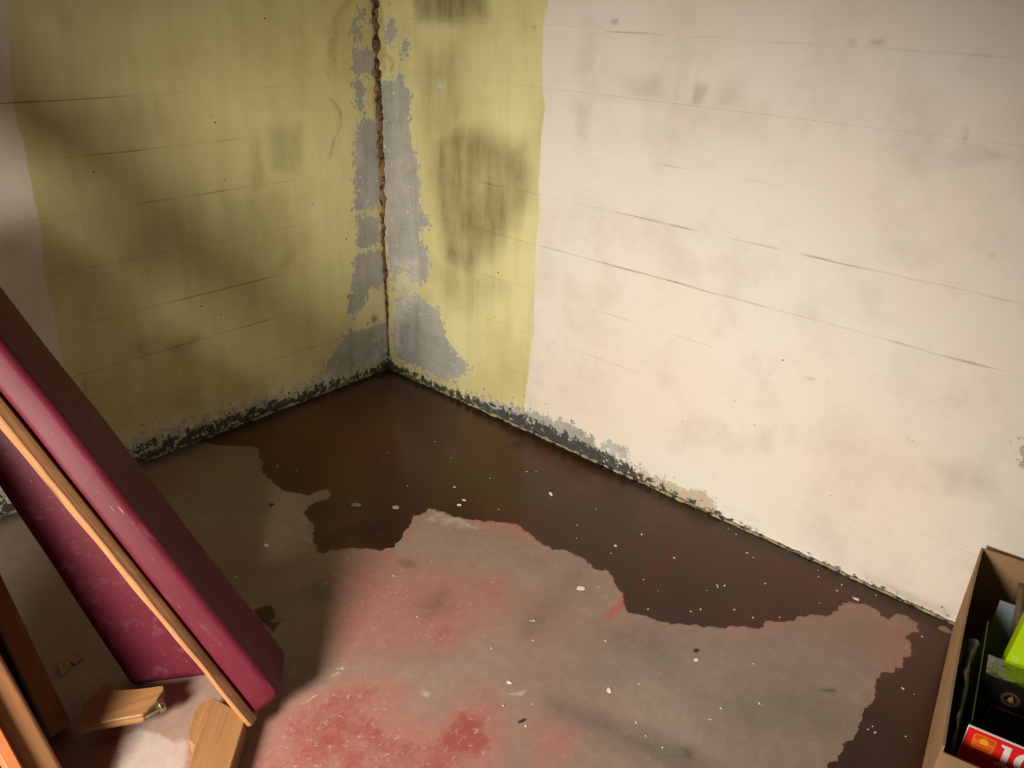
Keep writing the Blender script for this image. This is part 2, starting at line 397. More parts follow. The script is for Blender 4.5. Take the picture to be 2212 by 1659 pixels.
# ------------------------------------------------------------------ marks traced on the right wall
def R_(pts): return [rw(p) for p in pts]
def L_(pts): return [lw(p) for p in pts]
R_YEL = R_([(1187, -40), (1186, 0), (1172, 65), (1169.6, 190), (1178, 230), (1172, 271), (1164, 407), (1163.6, 475), (1159, 505), (1156, 611), (1153, 656), (1154.6, 716), (1147, 755), (1139.5, 831), (1131, 895), (1127, 940)])
R_YEL = [(-0.2, 3.0), (R_YEL[0][0] + 0.02, 3.0)] + R_YEL + [(0.78, -0.2), (-0.2, -0.2)]
R_PEEL = [R_([(818, 163), (833, 174), (855, 174), (860, 165), (871, 168), (874, 187), (883, 190), (886, 217), (883, 244), (885, 271), (885, 293), (887, 323), (898, 336), (900, 361), (904, 380), (909, 404), (906, 423), (908, 450), (919, 466), (927, 487), (910, 493), (906, 505), (907, 520), (925.5, 541.5), (925.5, 575), (924, 599), (898, 611), (880, 600), (866, 570), (850, 600), (838, 560), (828, 450), (818, 340), (812, 200)]),
          R_([(871, 640), (901, 638), (925.5, 656), (947, 671), (954, 695), (959, 719), (966, 737), (983, 755.5), (989, 767.5), (1016, 795), (1004, 804), (983, 818), (962, 818), (901, 792), (862, 774), (850, 740), (853, 690), (858, 650)]),
          R_([(833, 49), (844, 46), (852, 65), (850, 90), (840, 95), (830, 75)]),
          R_([(879, 79), (884, 95), (876, 118), (866, 118), (870, 95)]),
          R_([(1030, 855), (1060, 868), (1100, 876), (1130, 896), (1152, 888), (1180, 902), (1215, 912), (1262, 932), (1278, 950), (1290, 985), (1250, 990), (1150, 945), (1060, 900), (1010, 872)]),
          R_([(1300, 965), (1320, 958), (1350, 966), (1358, 985), (1345, 990), (1330, 980)]),
          R_([(2206, 960), (2225, 950), (2240, 1000), (2210, 1000)])]
R_MOLD_LINE = [(840, 794), (1000, 871), (1244, 979), (1350, 1024), (1508, 1101), (1639, 1162), (1854, 1250), (2057, 1343)]
R_STAIN = [  # polygon, strength, softness
    (R_([(940, 300), (1000, 262), (1060, 290), (1130, 318), (1142, 380), (1135, 440), (1060, 560), (1010, 600), (960, 560), (945, 450), (932, 380)]), 0.8, 0.06),
    (R_([(880, -60), (1040, -60), (1055, 35), (1000, 48), (905, 45)]), 0.85, 0.035),
    (R_([(905, 110), (985, 110), (1010, 250), (960, 330), (915, 280)]), 0.5, 0.08),
    (R_([(930, 560), (1010, 560), (1090, 620), (1010, 680), (960, 640)]), 0.35, 0.06),
    (R_([(1245, 220), (1275, 230), (1270, 300), (1250, 290)]), 0.35, 0.03),
    (R_([(1330, 165), (1420, 170), (1440, 215), (1360, 212)]), 0.35, 0.03),
    (R_([(1502, 180), (1530, 185), (1512, 228), (1490, 225)]), 0.6, 0.012),
    (R_([(1560, 170), (1612, 165), (1612, 235), (1540, 230)]), 0.28, 0.03),
    (R_([(1440, 225), (1650, 240), (1660, 300), (1450, 290)]), 0.18, 0.05),
    (R_([(1968, 320), (2000, 322), (1995, 380), (1965, 370)]), 0.28, 0.05),
    (R_([(1640, 930), (1670, 925), (1660, 975), (1630, 970)]), 0.38, 0.025),
    (R_([(2010, 1000), (2110, 1010), (2150, 1060), (2060, 1060)]), 0.4, 0.04),
    (R_([(1880, 85), (1910, 86), (1908, 98), (1880, 97)]), 0.65, 0.008),
    (R_([(1832, 84), (1850, 86), (1846, 99), (1834, 97)]), 0.5, 0.008),
    (R_([(1320, 44), (1334, 43), (1336, 49), (1324, 52)]), 1.0, 0.006),
    (R_([(1735, 812), (1762, 818), (1750, 822)]), 0.7, 0.005),
    (R_([(2128, 320), (2185, 340), (2140, 345)]), 0.5, 0.01),
    (R_([(2085, 275), (2090, 270), (2086, 300), (2080, 312)]), 0.9, 0.005),
    (R_([(1150, 58), (1154, 56), (1153, 66)]), 1.0, 0.004),
    (R_([(2135, 550), (2150, 545), (2145, 560)]), 0.6, 0.008),
    (R_([(1870, 1240), (1960, 1280), (2060, 1320), (2040, 1330), (1960, 1296)]), 0.6, 0.02),
]
R_JOINT = [([(838, 345), (900, 358)], 1.0), ([(840, 440), (925, 465)], 1.0), ([(842, 535), (925, 560)], 0.8), ([(880, 712), (970, 742)], 0.9), ([(1030, 395), (1165, 425)], 0.8), ([(1168, 423), (1300, 458)], 0.4), ([(1325, 460), (1440, 488)], 0.8), ([(1430, 484), (1500, 497)], 1.0), ([(1570, 513), (1610, 521)], 0.8), ([(1630, 527), (1690, 540)], 0.7), ([(1730, 550), (1850, 576)], 0.8), ([(1850, 576), (2212, 655)], 0.4),
           ([(1095, 515), (1160, 530)], 0.7), ([(1160, 530), (1300, 565)], 0.5), ([(1300, 565), (1560, 632)], 0.95), ([(1560, 632), (1700, 672)], 0.5), ([(1700, 672), (1900, 725)], 0.2), ([(1920, 733), (2155, 795)], 0.75),
           ([(1020, 588), (1150, 625)], 0.4), ([(1270, 668), (1540, 745)], 0.5), ([(955, 640), (1150, 720)], 0.3), ([(1160, 730), (1360, 800)], 0.3), ([(1420, 354), (1480, 365)], 0.5), ([(1600, 385), (1758, 415)], 0.35),
           ([(1311, 50), (1400, 58)], 0.8), ([(1400, 58), (1700, 77)], 0.35), ([(1700, 77), (2180, 103)], 0.3), ([(880, 45), (1170, 62)], 0.3)]
L_YEL = L_([(14, -60), (16, 32), (22, 120), (24, 190), (30, 230), (40, 280), (51, 316), (62, 370), (72, 420), (82, 460), (92, 530), (95, 605), (112, 660), (125, 720), (135, 780), (150, 850), (170, 950)])
L_YEL = [(-0.2, 3.0), (L_YEL[0][0], 3.0)] + L_YEL + [(L_YEL[-1][0], -0.2), (-0.2, -0.2)]
L_PEEL = [L_([(773.6, 264), (800, 262), (822, 263), (826, 340), (828, 430), (808, 448), (772, 460), (766, 450), (765, 420), (774, 407), (768, 380), (771, 353), (768, 325), (772, 298)]),
          L_([(763, 115), (775, 108), (790, 105), (818, 105), (818, 160), (785, 160), (770, 165), (762, 150)]),
          L_([(763, 175), (780, 175), (787, 190), (785, 215), (788, 235), (780, 245), (770, 225), (763, 215), (770, 200)]),
          L_([(774, 19), (785, 30), (795, 50), (787, 55), (775, 40)]), L_([(760, 62), (775, 57), (778, 68), (768, 80), (772, 95), (765, 90), (762, 75)]),
          L_([(775, 468), (790, 466), (818, 475), (815, 530), (775, 538), (770, 520), (775, 500)]),
          L_([(769, 557), (781, 547), (830, 538), (834, 599), (828, 617), (796, 626), (787, 659), (763, 683), (751, 671), (760, 626), (763, 587)]),
          L_([(742, 722), (829, 698), (842, 704), (842, 771), (811, 788), (769, 806), (720, 822), (685, 832), (700, 790), (722, 758), (739, 734)]),
          L_([(520, 888), (545, 868), (580, 860), (610, 862), (560, 900), (510, 918), (420, 948), (340, 975), (305, 990), (300, 962), (350, 942), (400, 925), (470, 905)])]
L_STAIN = [
    (L_([(575, 275), (650, 270), (655, 340), (640, 375), (585, 370)]), 0.42, 0.03),
    (L_([(480, 420), (600, 420), (640, 500), (610, 560), (540, 545), (480, 500)]), 0.25, 0.06),
    (L_([(610, 540), (640, 535), (635, 570), (600, 585)]), 0.4, 0.03),
    (L_([(550, 300), (560, 300), (575, 400), (545, 420)]), 0.3, 0.03),
    (L_([(360, 745), (400, 735), (430, 725), (400, 765), (370, 765)]), 0.55, 0.03),
    (L_([(270, 735), (340, 735), (330, 770), (280, 770)]), 0.35, 0.04),
    (L_([(80, 240), (350, 220), (340, 280), (90, 300)]), 0.22, 0.08),
    (L_([(160, 480), (420, 460), (350, 620), (200, 640)]), 0.38, 0.12),
    (L_([(750, 680), (766, 700), (720, 760), (700, 750)]), 0.2, 0.03),
    (L_([(802, 682), (816, 682), (816, 697), (802, 697)]), 0.95, 0.008),
    (L_([(330, 860), (420, 850), (480, 870), (420, 890), (340, 900)]), 0.25, 0.06),
    (L_([(179, 815), (184, 815), (190, 846), (185, 848)]), 1.0, 0.004),
    (L_([(455, 248), (458, 246), (459, 253), (456, 253)]), 1.0, 0.004),
]
L_DRIP = [([(770, -20), (745, 15), (728, 45), (716, 110), (722, 140), (712, 155)], 0.028), ([(712, 210), (735, 240), (738, 268), (722, 300), (714, 340)], 0.010), ([(816, -40), (818, 120), (820, 300), (826, 450), (834, 620)], 0.040), ([(806, 300), (800, 350)], 0.03), ([(832, 560), (822, 610), (795, 625)], 0.02), ([(815, 420), (806, 450), (780, 462)], 0.012)]
R_DRIP = [([(812, -40), (818, 120), (822, 300), (828, 450), (836, 620)], 0.030), ([(818, 0), (826, 60), (828, 150), (836, 240), (830, 260)], 0.022), ([(835, 120), (850, 135), (842, 160)], 0.012)]
L_JOINT = [([(190, 700), (382, 650)], 0.5), ([(382, 650), (610, 592)], 1.0), ([(276, 776), (480, 728)], 0.5), ([(480, 728), (649, 675)], 0.7), ([(660, 668), (760, 640)], 0.3), ([(516, 805), (700, 742)], 0.7), ([(700, 742), (833, 697)], 0.8), ([(316, 440), (696, 377)], 0.7),
           ([(95, 350), (339, 323)], 0.8), ([(339, 323), (544, 291)], 0.5), ([(16, 225), (259, 206)], 0.9), ([(560, 180), (660, 170)], 0.4), ([(600, 490), (720, 465)], 0.35), ([(260, 885), (330, 868)], 0.4)]

def wall_fields(P, right):
    d = {}
    u, z = P[:, 0], P[:, 1]
    d['paint'] = np.clip(sdf(P, R_YEL if right else L_YEL), -0.2, 0.2)
    d['peel'] = union(P, R_PEEL if right else L_PEEL)
    st = np.zeros(len(P))
    for poly, s, soft in (R_STAIN if right else L_STAIN):
        st = np.maximum(st, s * sstep(sdf(P, poly), -soft, soft))
    # damp rising / grime haze, a little everywhere on the yellow
    d['stain'] = st
    dr = np.zeros(len(P))
    for line, w in (R_DRIP if right else L_DRIP):
        ln = R_(line) if right else L_(line)
        dr = np.maximum(dr, 1 - sstep(ldist(P, ln), w * 0.2, w))
    d['drip'] = dr
    if right:
        env = np.interp(u, [0, .12, .3, .55, .8, 1.0, 1.2, 1.32, 1.5, 1.75, 2.0, 2.3, 3.4], [.06, .05, .045, .06, .085, .085, .07, .05, .045, .03, .022, .03, .02])
        amt = np.interp(u, [0, .2, .5, .8, 1.1, 1.2, 1.32, 1.42, 1.6, 1.75, 1.85, 2.0, 2.15, 2.3, 3.4], [1.1, 1.1, 1.2, 1.35, 1.45, 1.4, 1.2, .55, .62, .62, .3, .55, .45, .35, .1])
        d['flake'] = np.interp(u, [0, .3, .5, .9, 1.2, 1.45, 1.6, 2.2], [.7, .75, .85, .9, .95, .75, .3, .1]) * (1 - sstep(z, env * 0.9, env * 2.3))
        d['flake'] = np.maximum(d['flake'], 0.85 * sstep(-u, -0.16, -0.06) * (1 - sstep(z, 0.5, 0.62)) * sstep(z, 0.3, 0.4))
        d['bloom'] = np.maximum(0.9 * sstep(sdf(P, R_([(848, 560), (900, 560), (905, 620), (860, 720), (880, 790), (850, 760)])), -0.03, 0.03),
                                0.9 * sstep(sdf(P, R_([(1340, 990), (1440, 1000), (1560, 1060), (1650, 1120), (1640, 1160), (1500, 1095), (1360, 1030)])), -0.04, 0.04))
        for bp, bs in (([(1470, 140), (1495, 140), (1490, 225), (1460, 222)], .7), ([(2060, 335), (2085, 312), (2125, 318), (2140, 345), (2080, 352)], 1.0), ([(1275, 70), (1300, 70), (1290, 160), (1275, 160)], .6), ([(943, 172), (962, 174), (960, 190), (945, 188)], 1.0), ([(2010, 400), (2030, 395), (2020, 450), (2000, 450)], .6)):
            d['bloom'] = np.maximum(d['bloom'], bs * sstep(sdf(P, R_(bp)), -0.012, 0.012))
        d['tan'] = np.clip(sdf(P, R_([(1345, 1024), (1352, 1008), (1400, 1022), (1470, 1050), (1520, 1062), (1545, 1085), (1560, 1115), (1640, 1158), (1700, 1195), (2060, 1345), (1640, 1175), (1350, 1035)])), -0.1, 0.1)
        d['chip'] = sstep(u, 1.2, 1.7) * (1 - sstep(z, 0.35, 0.75)) * 0.8 + 0.3 * sstep(u, 0.85, 1.0)
    else:
        env = np.interp(u, [0, .2, .45, .7, .9, 1.2, 2.0], [.05, .05, .07, .075, .085, .10, .10])
        amt = np.interp(u, [0, .2, .5, .8, 1.0, 1.2, 2.0], [1.0, .95, 1.1, 1.15, 1.05, .95, .9])
        d['flake'] = np.interp(u, [0, .2, .38, .5, .8, 1.2, 2], [.5, .85, .95, .9, .9, .95, .9]) * (1 - sstep(z, env * 0.9, env * np.interp(u, [0, .3, .45, .6, 1.4], [4.0, 3.4, 2.6, 2.0, 1.8])))
        d['bloom'] = 0.6 * (1 - sstep(z, env * 1.0, env * 2.0)) + 0.5 * sstep(sdf(P, L_([(815, 600), (835, 600), (840, 780), (810, 780)])), -0.03, 0.03)
        d['tan'] = np.full(len(P), -0.1); d['chip'] = np.zeros(len(P))
    d['mold'] = 0.72 * amt * (1 - sstep(z, env * 0.25, env * 1.25)) - 0.42 * sstep(z, env * .6, env * 1.3)
    d['mold'] = np.maximum(d['mold'], 1.35 * (1 - sstep(np.hypot(u, z), 0.02, 0.075)))
    d['flake'] = np.maximum(d['flake'], 0.80 * (1 - sstep(np.abs(d['peel'] + 0.008), 0.004, 0.045)))
    d['mold'] = np.where(z > env * 1.8, np.minimum(d['mold'], -0.9), d['mold'])
    return d

def build_wall(right):
    name = 'wall_right' if right else 'wall_left'
    root = from_data(name, [], [])
    UMAX = 3.4
    bm = box_bm(0, 1, 0, 1, 0, 1)
    for v in bm.verts:
        uu = -0.16 + v.co.x * (UMAX + 0.16); tt = 0.012 + v.co.y * 0.14; zz = v.co.z * 2.4
        v.co = Vector((uu, tt, zz)) if right else Vector((-tt, -uu, zz))
    me = bpy.data.meshes.new(name); bm.to_mesh(me); bm.free(); root.data = me; me.materials.append(simple('rough_concrete', (140, 138, 130), 0.9))
    tag(root, kind='structure')
    lines = [0, .23, .397, .564, .731, .901, 1.068, 1.24, 1.415, 1.585, 1.75, 1.92, 2.09, 2.26, 2.4] if right else [0, .214, .38, .54, .71, .877, 1.038, 1.195, 1.36, 1.525, 1.69, 1.86, 2.03, 2.2, 2.4]
    vis = 2.62 if right else 1.95
    us = np.concatenate([np.arange(0, vis, 0.0075), np.arange(vis, UMAX, 0.06), [UMAX]])
    joints = [((R_(l) if right else L_(l)), s) for l, s in (R_JOINT if right else L_JOINT)]
    for ci in range(len(lines) - 1):
        z0, z1 = lines[ci], lines[ci + 1]
        if z0 < 1.7: mid = np.linspace(z0 + .005, z1 - .005, max(3, int((z1 - z0) / 0.0075)))
        else: mid = np.linspace(z0 + .005, z1 - .005, 4)
        zs = np.concatenate([[z0, z0 + .0012, z0 + .003], mid, [z1 - .003, z1 - .0012, z1]])
        U, Z = np.meshgrid(us, zs); P = np.stack([U.ravel(), Z.ravel()], 1)
        f = wall_fields(P, right)
        # strength of the joint along its length
        jv0 = np.full(len(us), 0.05); jv1 = jv0.copy()
        for (a, b), s in joints:
            zc = (a[1] + b[1]) / 2; m = (us >= min(a[0], b[0])) & (us <= max(a[0], b[0]))
            if abs(zc - z0) < 0.05: jv0[m] = np.maximum(jv0[m], s * 1.25)
            if abs(zc - z1) < 0.05: jv1[m] = np.maximum(jv1[m], s * 1.25)
        if ci == 0: jv0[:] = 0
        ker = np.hanning(17); ker /= ker.sum(); wob = 0.55 + 0.9 * np.array([mnoise.noise(Vector((float(q) * 9, ci * 3.1, float(right)))) for q in us])
        jv0 = np.clip(np.convolve(np.pad(jv0, 8, 'edge'), ker, 'valid') * wob, 0, 1); jv1 = np.clip(np.convolve(np.pad(jv1, 8, 'edge'), ker, 'valid') * wob, 0, 1)
        J = np.zeros_like(U); D = np.zeros_like(U)
        for k, w in ((0, 1.0), (1, 0.8), (2, 0.12)):
            J[k] = np.maximum(J[k], jv0 * w); J[-1 - k] = np.maximum(J[-1 - k], jv1 * w)
        D[0] = jv0; D[1] = jv0 * .7; D[-1] = np.maximum(D[-1], jv1); D[-2] = np.maximum(D[-2], jv1 * .7)
        f['joint'] = J.ravel()
        proud = 0.0012 * math.sin(ci * 2.3 + right) + 0.0012 * np.sin(U * 3.1 + ci * 1.7) * np.sin(Z * 7 + ci)
        depth = proud - D * 0.003
        dd = depth.ravel()
        v = np.stack([P[:, 0], -dd, P[:, 1]], 1) if right else np.stack([dd, -P[:, 0], P[:, 1]], 1)
        nu, nz = len(us), len(zs)
        idx = np.arange(nu * nz).reshape(nz, nu)
        q = np.stack([idx[:-1, :-1], idx[:-1, 1:], idx[1:, 1:], idx[1:, :-1]], -1).reshape(-1, 4)
        if not right: q = q[:, ::-1]
        # edge skirts give each course its thickness
        back = v.copy(); back[:, 1 if right else 0] = 0.016 if right else -0.016
        ring = np.concatenate([idx[0, :], idx[1:, -1], idx[-1, -2::-1], idx[-2:0:-1, 0]])
        nb = len(v); v2 = np.concatenate([v, back[ring]]); n = len(ring)
        sk = [(int(ring[i]), int(nb + i), int(nb + (i + 1) % n), int(ring[(i + 1) % n])) for i in range(n)]
        if not right: sk = [t[::-1] for t in sk]
        me = bpy.data.meshes.new('course'); me.from_pydata(v2.tolist(), [], q.tolist() + sk); me.update()
        pad = {k: np.concatenate([a, a[ring]]) for k, a in f.items()}
        add_attrs(me, pad)
        mesh_obj('course', me, M_WALL, root)
    return root
WALL_R = build_wall(True)
WALL_L = build_wall(False)

# ------------------------------------------------------------------ lumpy beads: corner filler and the flaking crust at the wall foot
def bead(name, pts, rad, parent, mat, seed, seg=9, flat=1.0):
    v, f = [], []
    pts = [Vector(p) for p in pts]
    for i, p in enumerate(pts):
        t = (pts[min(i + 1, len(pts) - 1)] - pts[max(i - 1, 0)]).normalized()
        a = t.cross(Vector((0.3, 0.2, 0.93)) if abs(t.z) < 0.9 else Vector((1, 0, 0))).normalized(); b = t.cross(a)
        for k in range(seg):
            th = 2 * math.pi * k / seg; d = a * math.cos(th) + b * math.sin(th)
            r = rad(i / (len(pts) - 1)) * (0.7 + 1.0 * mnoise.noise(p * 34 + d * 0.7 + Vector((seed, 0, 0))) + 0.45 * mnoise.noise(p * 90 + d * 2.0))
            v.append(p + d * max(r, 0.0006))
    n = len(pts)
    for i in range(n - 1):
        for k in range(seg):
            f.append((i * seg + k, i * seg + (k + 1) % seg, (i + 1) * seg + (k + 1) % seg, (i + 1) * seg + k))
    f.append(tuple(range(seg))[::-1]); f.append(tuple((n - 1) * seg + k for k in range(seg)))
    return from_data(name, v, f, mat, parent, True)
pts = []
for i in range(340):
    z = 0.06 + i * (2.34 / 339)
    w = 0.003 * math.sin(z * 9) + 0.004 * mnoise.noise(Vector((z * 12, 3, 1)))
    pts.append((0.002 + w, -0.002 + w * 0.5, z))
bead('corner_filler', pts, lambda t: np.interp(t, [0, .1, .25, .35, .6, 1], [.006, .009, .016, .019, .019, .018]), WALL_L, M_SEAM, 5.0)
pts = [(x, -0.004 - 0.003 * mnoise.noise(Vector((x * 14, 1, 2))), 0.004) for x in np.arange(0.02, 2.36, 0.006)]
bead('crust', pts, lambda t: np.interp(t, [0, .05, .3, .55, .62, .8, 1], [.005, .006, .007, .007, .008, .006, .005]), WALL_R, M_CRUST, 1.0)
pts = [(0.004 + 0.003 * mnoise.noise(Vector((y * 14, 7, 2))), -y, 0.004) for y in np.arange(0.02, 1.9, 0.006)]
bead('crust', pts, lambda t: np.interp(t, [0, .05, .5, 1], [.005, .007, .007, .006]), WALL_L, M_CRUST, 2.0)

# ------------------------------------------------------------------ floor
PUDDLE = [(434, 954), (485, 962), (551.5, 965), (562, 985), (568, 1000), (568, 1022), (590, 1040), (608, 1057), (641, 1067), (668, 1069.5), (690, 1060), (709, 1057), (714, 1076), (690, 1082), (668, 1092.6), (658.7, 1111.6), (668, 1120), (679, 1141), (680, 1155), (676, 1168.5), (690, 1190), (701, 1196), (717, 1189), (758, 1183), (793, 1185), (820, 1189), (850, 1182), (863, 1168.5), (871.6, 1152), (885, 1136), (890.6, 1120), (918, 1106), (926, 1097), (945, 1101), (975, 1114), (1015, 1122), (1064, 1126.5), (1120, 1133), (1142, 1152), (1168, 1174), (1196, 1185), (1240.5, 1196), (1266, 1209), (1285, 1229), (1316, 1236), (1323, 1250), (1335, 1272), (1348, 1291), (1348, 1310), (1358, 1324), (1402, 1334), (1449, 1348), (1506, 1351), (1554, 1356), (1585, 1353), (1639, 1359), (1645.6, 1347), (1658, 1342.5), (1716, 1342.5), (1724, 1331), (1779, 1330), (1788, 1335.5), (1804, 1319), (1818, 1308), (1815, 1299.6), (1868, 1304), (1890, 1313), (1904, 1330), (1918, 1338), (1934, 1327), (1965, 1331), (1984, 1347), (1981, 1363), (1959, 1378), (1973, 1394), (1965, 1418.5), (1947, 1420), (1954, 1435), (1931.5, 1452), (1907, 1454.5), (1893, 1468), (1893, 1504), (1882, 1521), (1865, 1529), (1862, 1548.5), (1851, 1587), (1843, 1601), (1818, 1607), (1818, 1629), (1790, 1651), (1788, 1665), (1770, 1720), (1775, 1780), (1750, 1850)]
PUD_XY = [fxy(q) for q in PUDDLE]
def floor_obj():
    xs = np.concatenate([[-0.16], np.arange(0, 2.9, 0.01), np.arange(2.9, 3.41, 0.1)]); ys = np.concatenate([np.arange(-3.4, -2.0, 0.08), np.arange(-2.0, 0.001, 0.01), [0.16]])
    X, Y = np.meshgrid(xs, ys); P = np.stack([X.ravel(), Y.ravel()], 1)
    def soft(polys):
        r = np.zeros(len(P))
        for poly, s, w in polys: r = np.maximum(r, s * sstep(sdf(P, [fxy(q) for q in poly]), -w, w))
        return r
    d = {}
    d['red'] = soft([([(540, 1640), (600, 1550), (700, 1480), (800, 1450), (880, 1480), (860, 1540), (950, 1570), (1040, 1500), (1080, 1560), (1070, 1659), (1030, 1800), (500, 1800)], 0.80, 0.10),
                     ([(930, 1600), (990, 1530), (1050, 1540), (1070, 1600), (1040, 1640), (960, 1640)], 1.1, 0.05),
                     ([(690, 1250), (800, 1180), (900, 1210), (1100, 1240), (1110, 1320), (1000, 1400), (850, 1440), (720, 1440), (690, 1350)], 0.55, 0.12),
                     ([(1030, 1250), (1100, 1245), (1090, 1300), (1040, 1300)], 0.78, 0.05), ([(920, 1340), (1000, 1345), (980, 1400), (920, 1390)], 0.82, 0.05),
                     ([(1150, 1560), (1250, 1580), (1220, 1660), (1140, 1660)], 0.6, 0.07), ([(820, 1180), (850, 1190), (850, 1215), (815, 1215)], 0.7, 0.03),
                     ([(200, 1560), (290, 1540), (250, 1640), (200, 1640)], 0.9, 0.05), ([(380, 1610), (410, 1610), (410, 1659), (380, 1659)], 0.9, 0.04),
                     ([(740, 1110), (900, 1100), (880, 1150), (820, 1190), (720, 1190)], 0.75, 0.06), ([(700, 940), (850, 930), (900, 1000), (760, 1030)], 0.5, 0.08), ([(1000, 1060), (1200, 1110), (1180, 1180), (1000, 1130)], 0.6, 0.08),
                     ([(1560, 1300), (1700, 1290), (1660, 1360), (1570, 1360)], 0.6, 0.06), ([(1700, 1200), (1850, 1260), (1800, 1300), (1650, 1230)], 0.5, 0.06), ([(1880, 1350), (2050, 1350), (1980, 1600), (1880, 1600)], 0.45, 0.1)])
    d['stripe'] = soft([([(1296, 1338), (1345, 1288), (1385, 1245), (1430, 1205), (1455, 1188), (1462, 1197), (1432, 1225), (1395, 1265), (1350, 1312), (1310, 1342)], 1.0, 0.006)])
    d['smudge'] = soft([([(1190, 1510), (1260, 1530), (1360, 1570), (1480, 1620), (1560, 1680), (1470, 1670), (1370, 1620), (1260, 1570), (1190, 1540)], 0.62, 0.05),
                        ([(1470, 1610), (1500, 1622), (1500, 1645), (1480, 1640)], 0.95, 0.015),
                        ([(1130, 1340), (1190, 1270), (1270, 1220), (1250, 1260), (1190, 1320), (1140, 1380)], 0.38, 0.05),
                        ([(1290, 1350), (1420, 1360), (1440, 1420), (1330, 1400)], 0.35, 0.06),
                        ([(858, 1210), (890, 1208), (900, 1225), (865, 1230)], 0.5, 0.015), ([(900, 1310), (960, 1270), (970, 1310), (940, 1330)], 0.45, 0.04),
                        ([(1480, 1480), (1700, 1500), (1760, 1560), (1540, 1560)], 0.25, 0.1), ([(660, 1270), (700, 1260), (720, 1300), (680, 1310)], 0.5, 0.03),
                        ([(1776, 1488), (1808, 1488), (1808, 1496), (1776, 1496)], 0.8, 0.006), ([(700, 1160), (760, 1130), (830, 1125), (830, 1150), (760, 1160), (700, 1180)], 0.6, 0.02),
                        ([(1090, 955), (1130, 955), (1130, 970), (1090, 970)], 0.8, 0.02)])
    d['pale'] = soft([([(265, 1590), (300, 1570), (350, 1585), (400, 1600), (405, 1659), (390, 1750), (230, 1750), (250, 1640)], 0.95, 0.05),
                      ([(905, 1480), (935, 1495), (925, 1515), (905, 1500)], 0.75, 0.02), ([(1090, 1495), (1140, 1490), (1130, 1505), (1095, 1510)], 0.72, 0.015),
                      ([(880, 1490), (990, 1500), (950, 1560), (880, 1560)], 0.42, 0.05), ([(640, 1110), (670, 1115), (690, 1190), (660, 1190), (630, 1140)], 0.48, 0.03), ([(890, 1125), (940, 1100), (1060, 1130), (1100, 1145), (960, 1150)], 0.5, 0.03)])
    ck = np.full(len(P), 0.2)
    for ln in ([(770, 1190), (750, 1208), (733, 1222), (730, 1236), (700, 1262), (665, 1285)], [(735, 1443), (718, 1462), (715, 1475), (690, 1490), (676, 1508), (640, 1525)], [(718, 1440), (742, 1443), (735, 1456)], [(870, 1165), (880, 1140), (905, 1112), (928, 1100)], [(792, 1186), (850, 1184), (868, 1168)]):
        ck = np.minimum(ck, ldist(P, [fxy(q) for q in ln]))
    d['crack'] = ck
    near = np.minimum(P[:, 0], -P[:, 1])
    d['grime'] = 0.85 * (1 - sstep(near, 0.0, 0.09)) + 0.45 * (1 - sstep(np.hypot(P[:, 0], P[:, 1]), 0.1, 0.6))  # dirt beside the walls, with their dark greenish reflection coloured in
    v = np.stack([P[:, 0], P[:, 1], np.zeros(len(P))], 1)
    nu, nz = len(xs), len(ys); idx = np.arange(nu * nz).reshape(nz, nu)
    q = np.stack([idx[:-1, :-1], idx[:-1, 1:], idx[1:, 1:], idx[1:, :-1]], -1).reshape(-1, 4)
    me = bpy.data.meshes.new('floor'); me.from_pydata(v.tolist(), [], q.tolist()); me.update(); add_attrs(me, d)
    o = mesh_obj('floor', me, M_FLOOR); tag(o, kind='structure'); return o
FLOOR = floor_obj()

# ------------------------------------------------------------------ water
def roughen(poly, step=0.005, amp=0.010, seed=0.0, closed=True):
    out = []
    n = len(poly)
    for i in range(n if closed else n - 1):
        a = np.array(poly[i]); b = np.array(poly[(i + 1) % n]); L = np.linalg.norm(b - a); k = max(1, int(L / step))
        nr = np.array([-(b - a)[1], (b - a)[0]]) / (L + 1e-9)
        for j in range(k):
            p = a + (b - a) * j / k
            w = mnoise.noise(Vector((p[0] * 45, p[1] * 45, seed))) * amp + mnoise.noise(Vector((p[0] * 130, p[1] * 130, seed))) * amp * 0.5
            out.append(tuple(p + nr * w))
    if not closed: out.append(tuple(poly[-1]))
    return out
def puddle(name, outline, label, h=0.0012):
    bm = bmesh.new(); n = len(outline)
    top = [bm.verts.new((x, y, h)) for x, y in outline]; bot = [bm.verts.new((x, y, 0.0002)) for x, y in outline]
    es = [bm.edges.new((top[i], top[(i + 1) % n])) for i in range(n)]
    bmesh.ops.triangle_fill(bm, edges=es, use_beauty=True)
    for i in range(n):
        bm.faces.new((bot[i], bot[(i + 1) % n], top[(i + 1) % n], top[i]))
    for f in bm.faces:
        f.normal_update()
        if abs(f.normal.z) > 0.9 and f.normal.z < 0: f.normal_flip()
    o = bm_obj(name, bm, M_WATER); return tag(o, label, 'puddle')
edge = roughen(PUD_XY, closed=False)
far = [(2.75, -1.3), (2.75, -0.012), (2.0, -0.010), (1.4, -0.010), (0.7, -0.009), (0.010, -0.010), (0.010, PUD_XY[0][1] - 0.0)]
puddle('puddle', edge + far, 'dark brown puddle spread across the floor along both walls')
puddle('puddle', roughen([fxy(q) for q in [(547, 1317), (586, 1306), (594, 1320), (602, 1346), (592, 1366), (565, 1340)]], 0.006, 0.004, 3.0), 'small dark wet patch on floor beside the maroon bench')

# ------------------------------------------------------------------ benches
def bench_part(name, bm, o, X, Y, Z, root, mat, smooth=False):
    ob = bm_obj(name, bm, mat, root, smooth); place(ob, frame(o, X, Y, Z), root); return ob
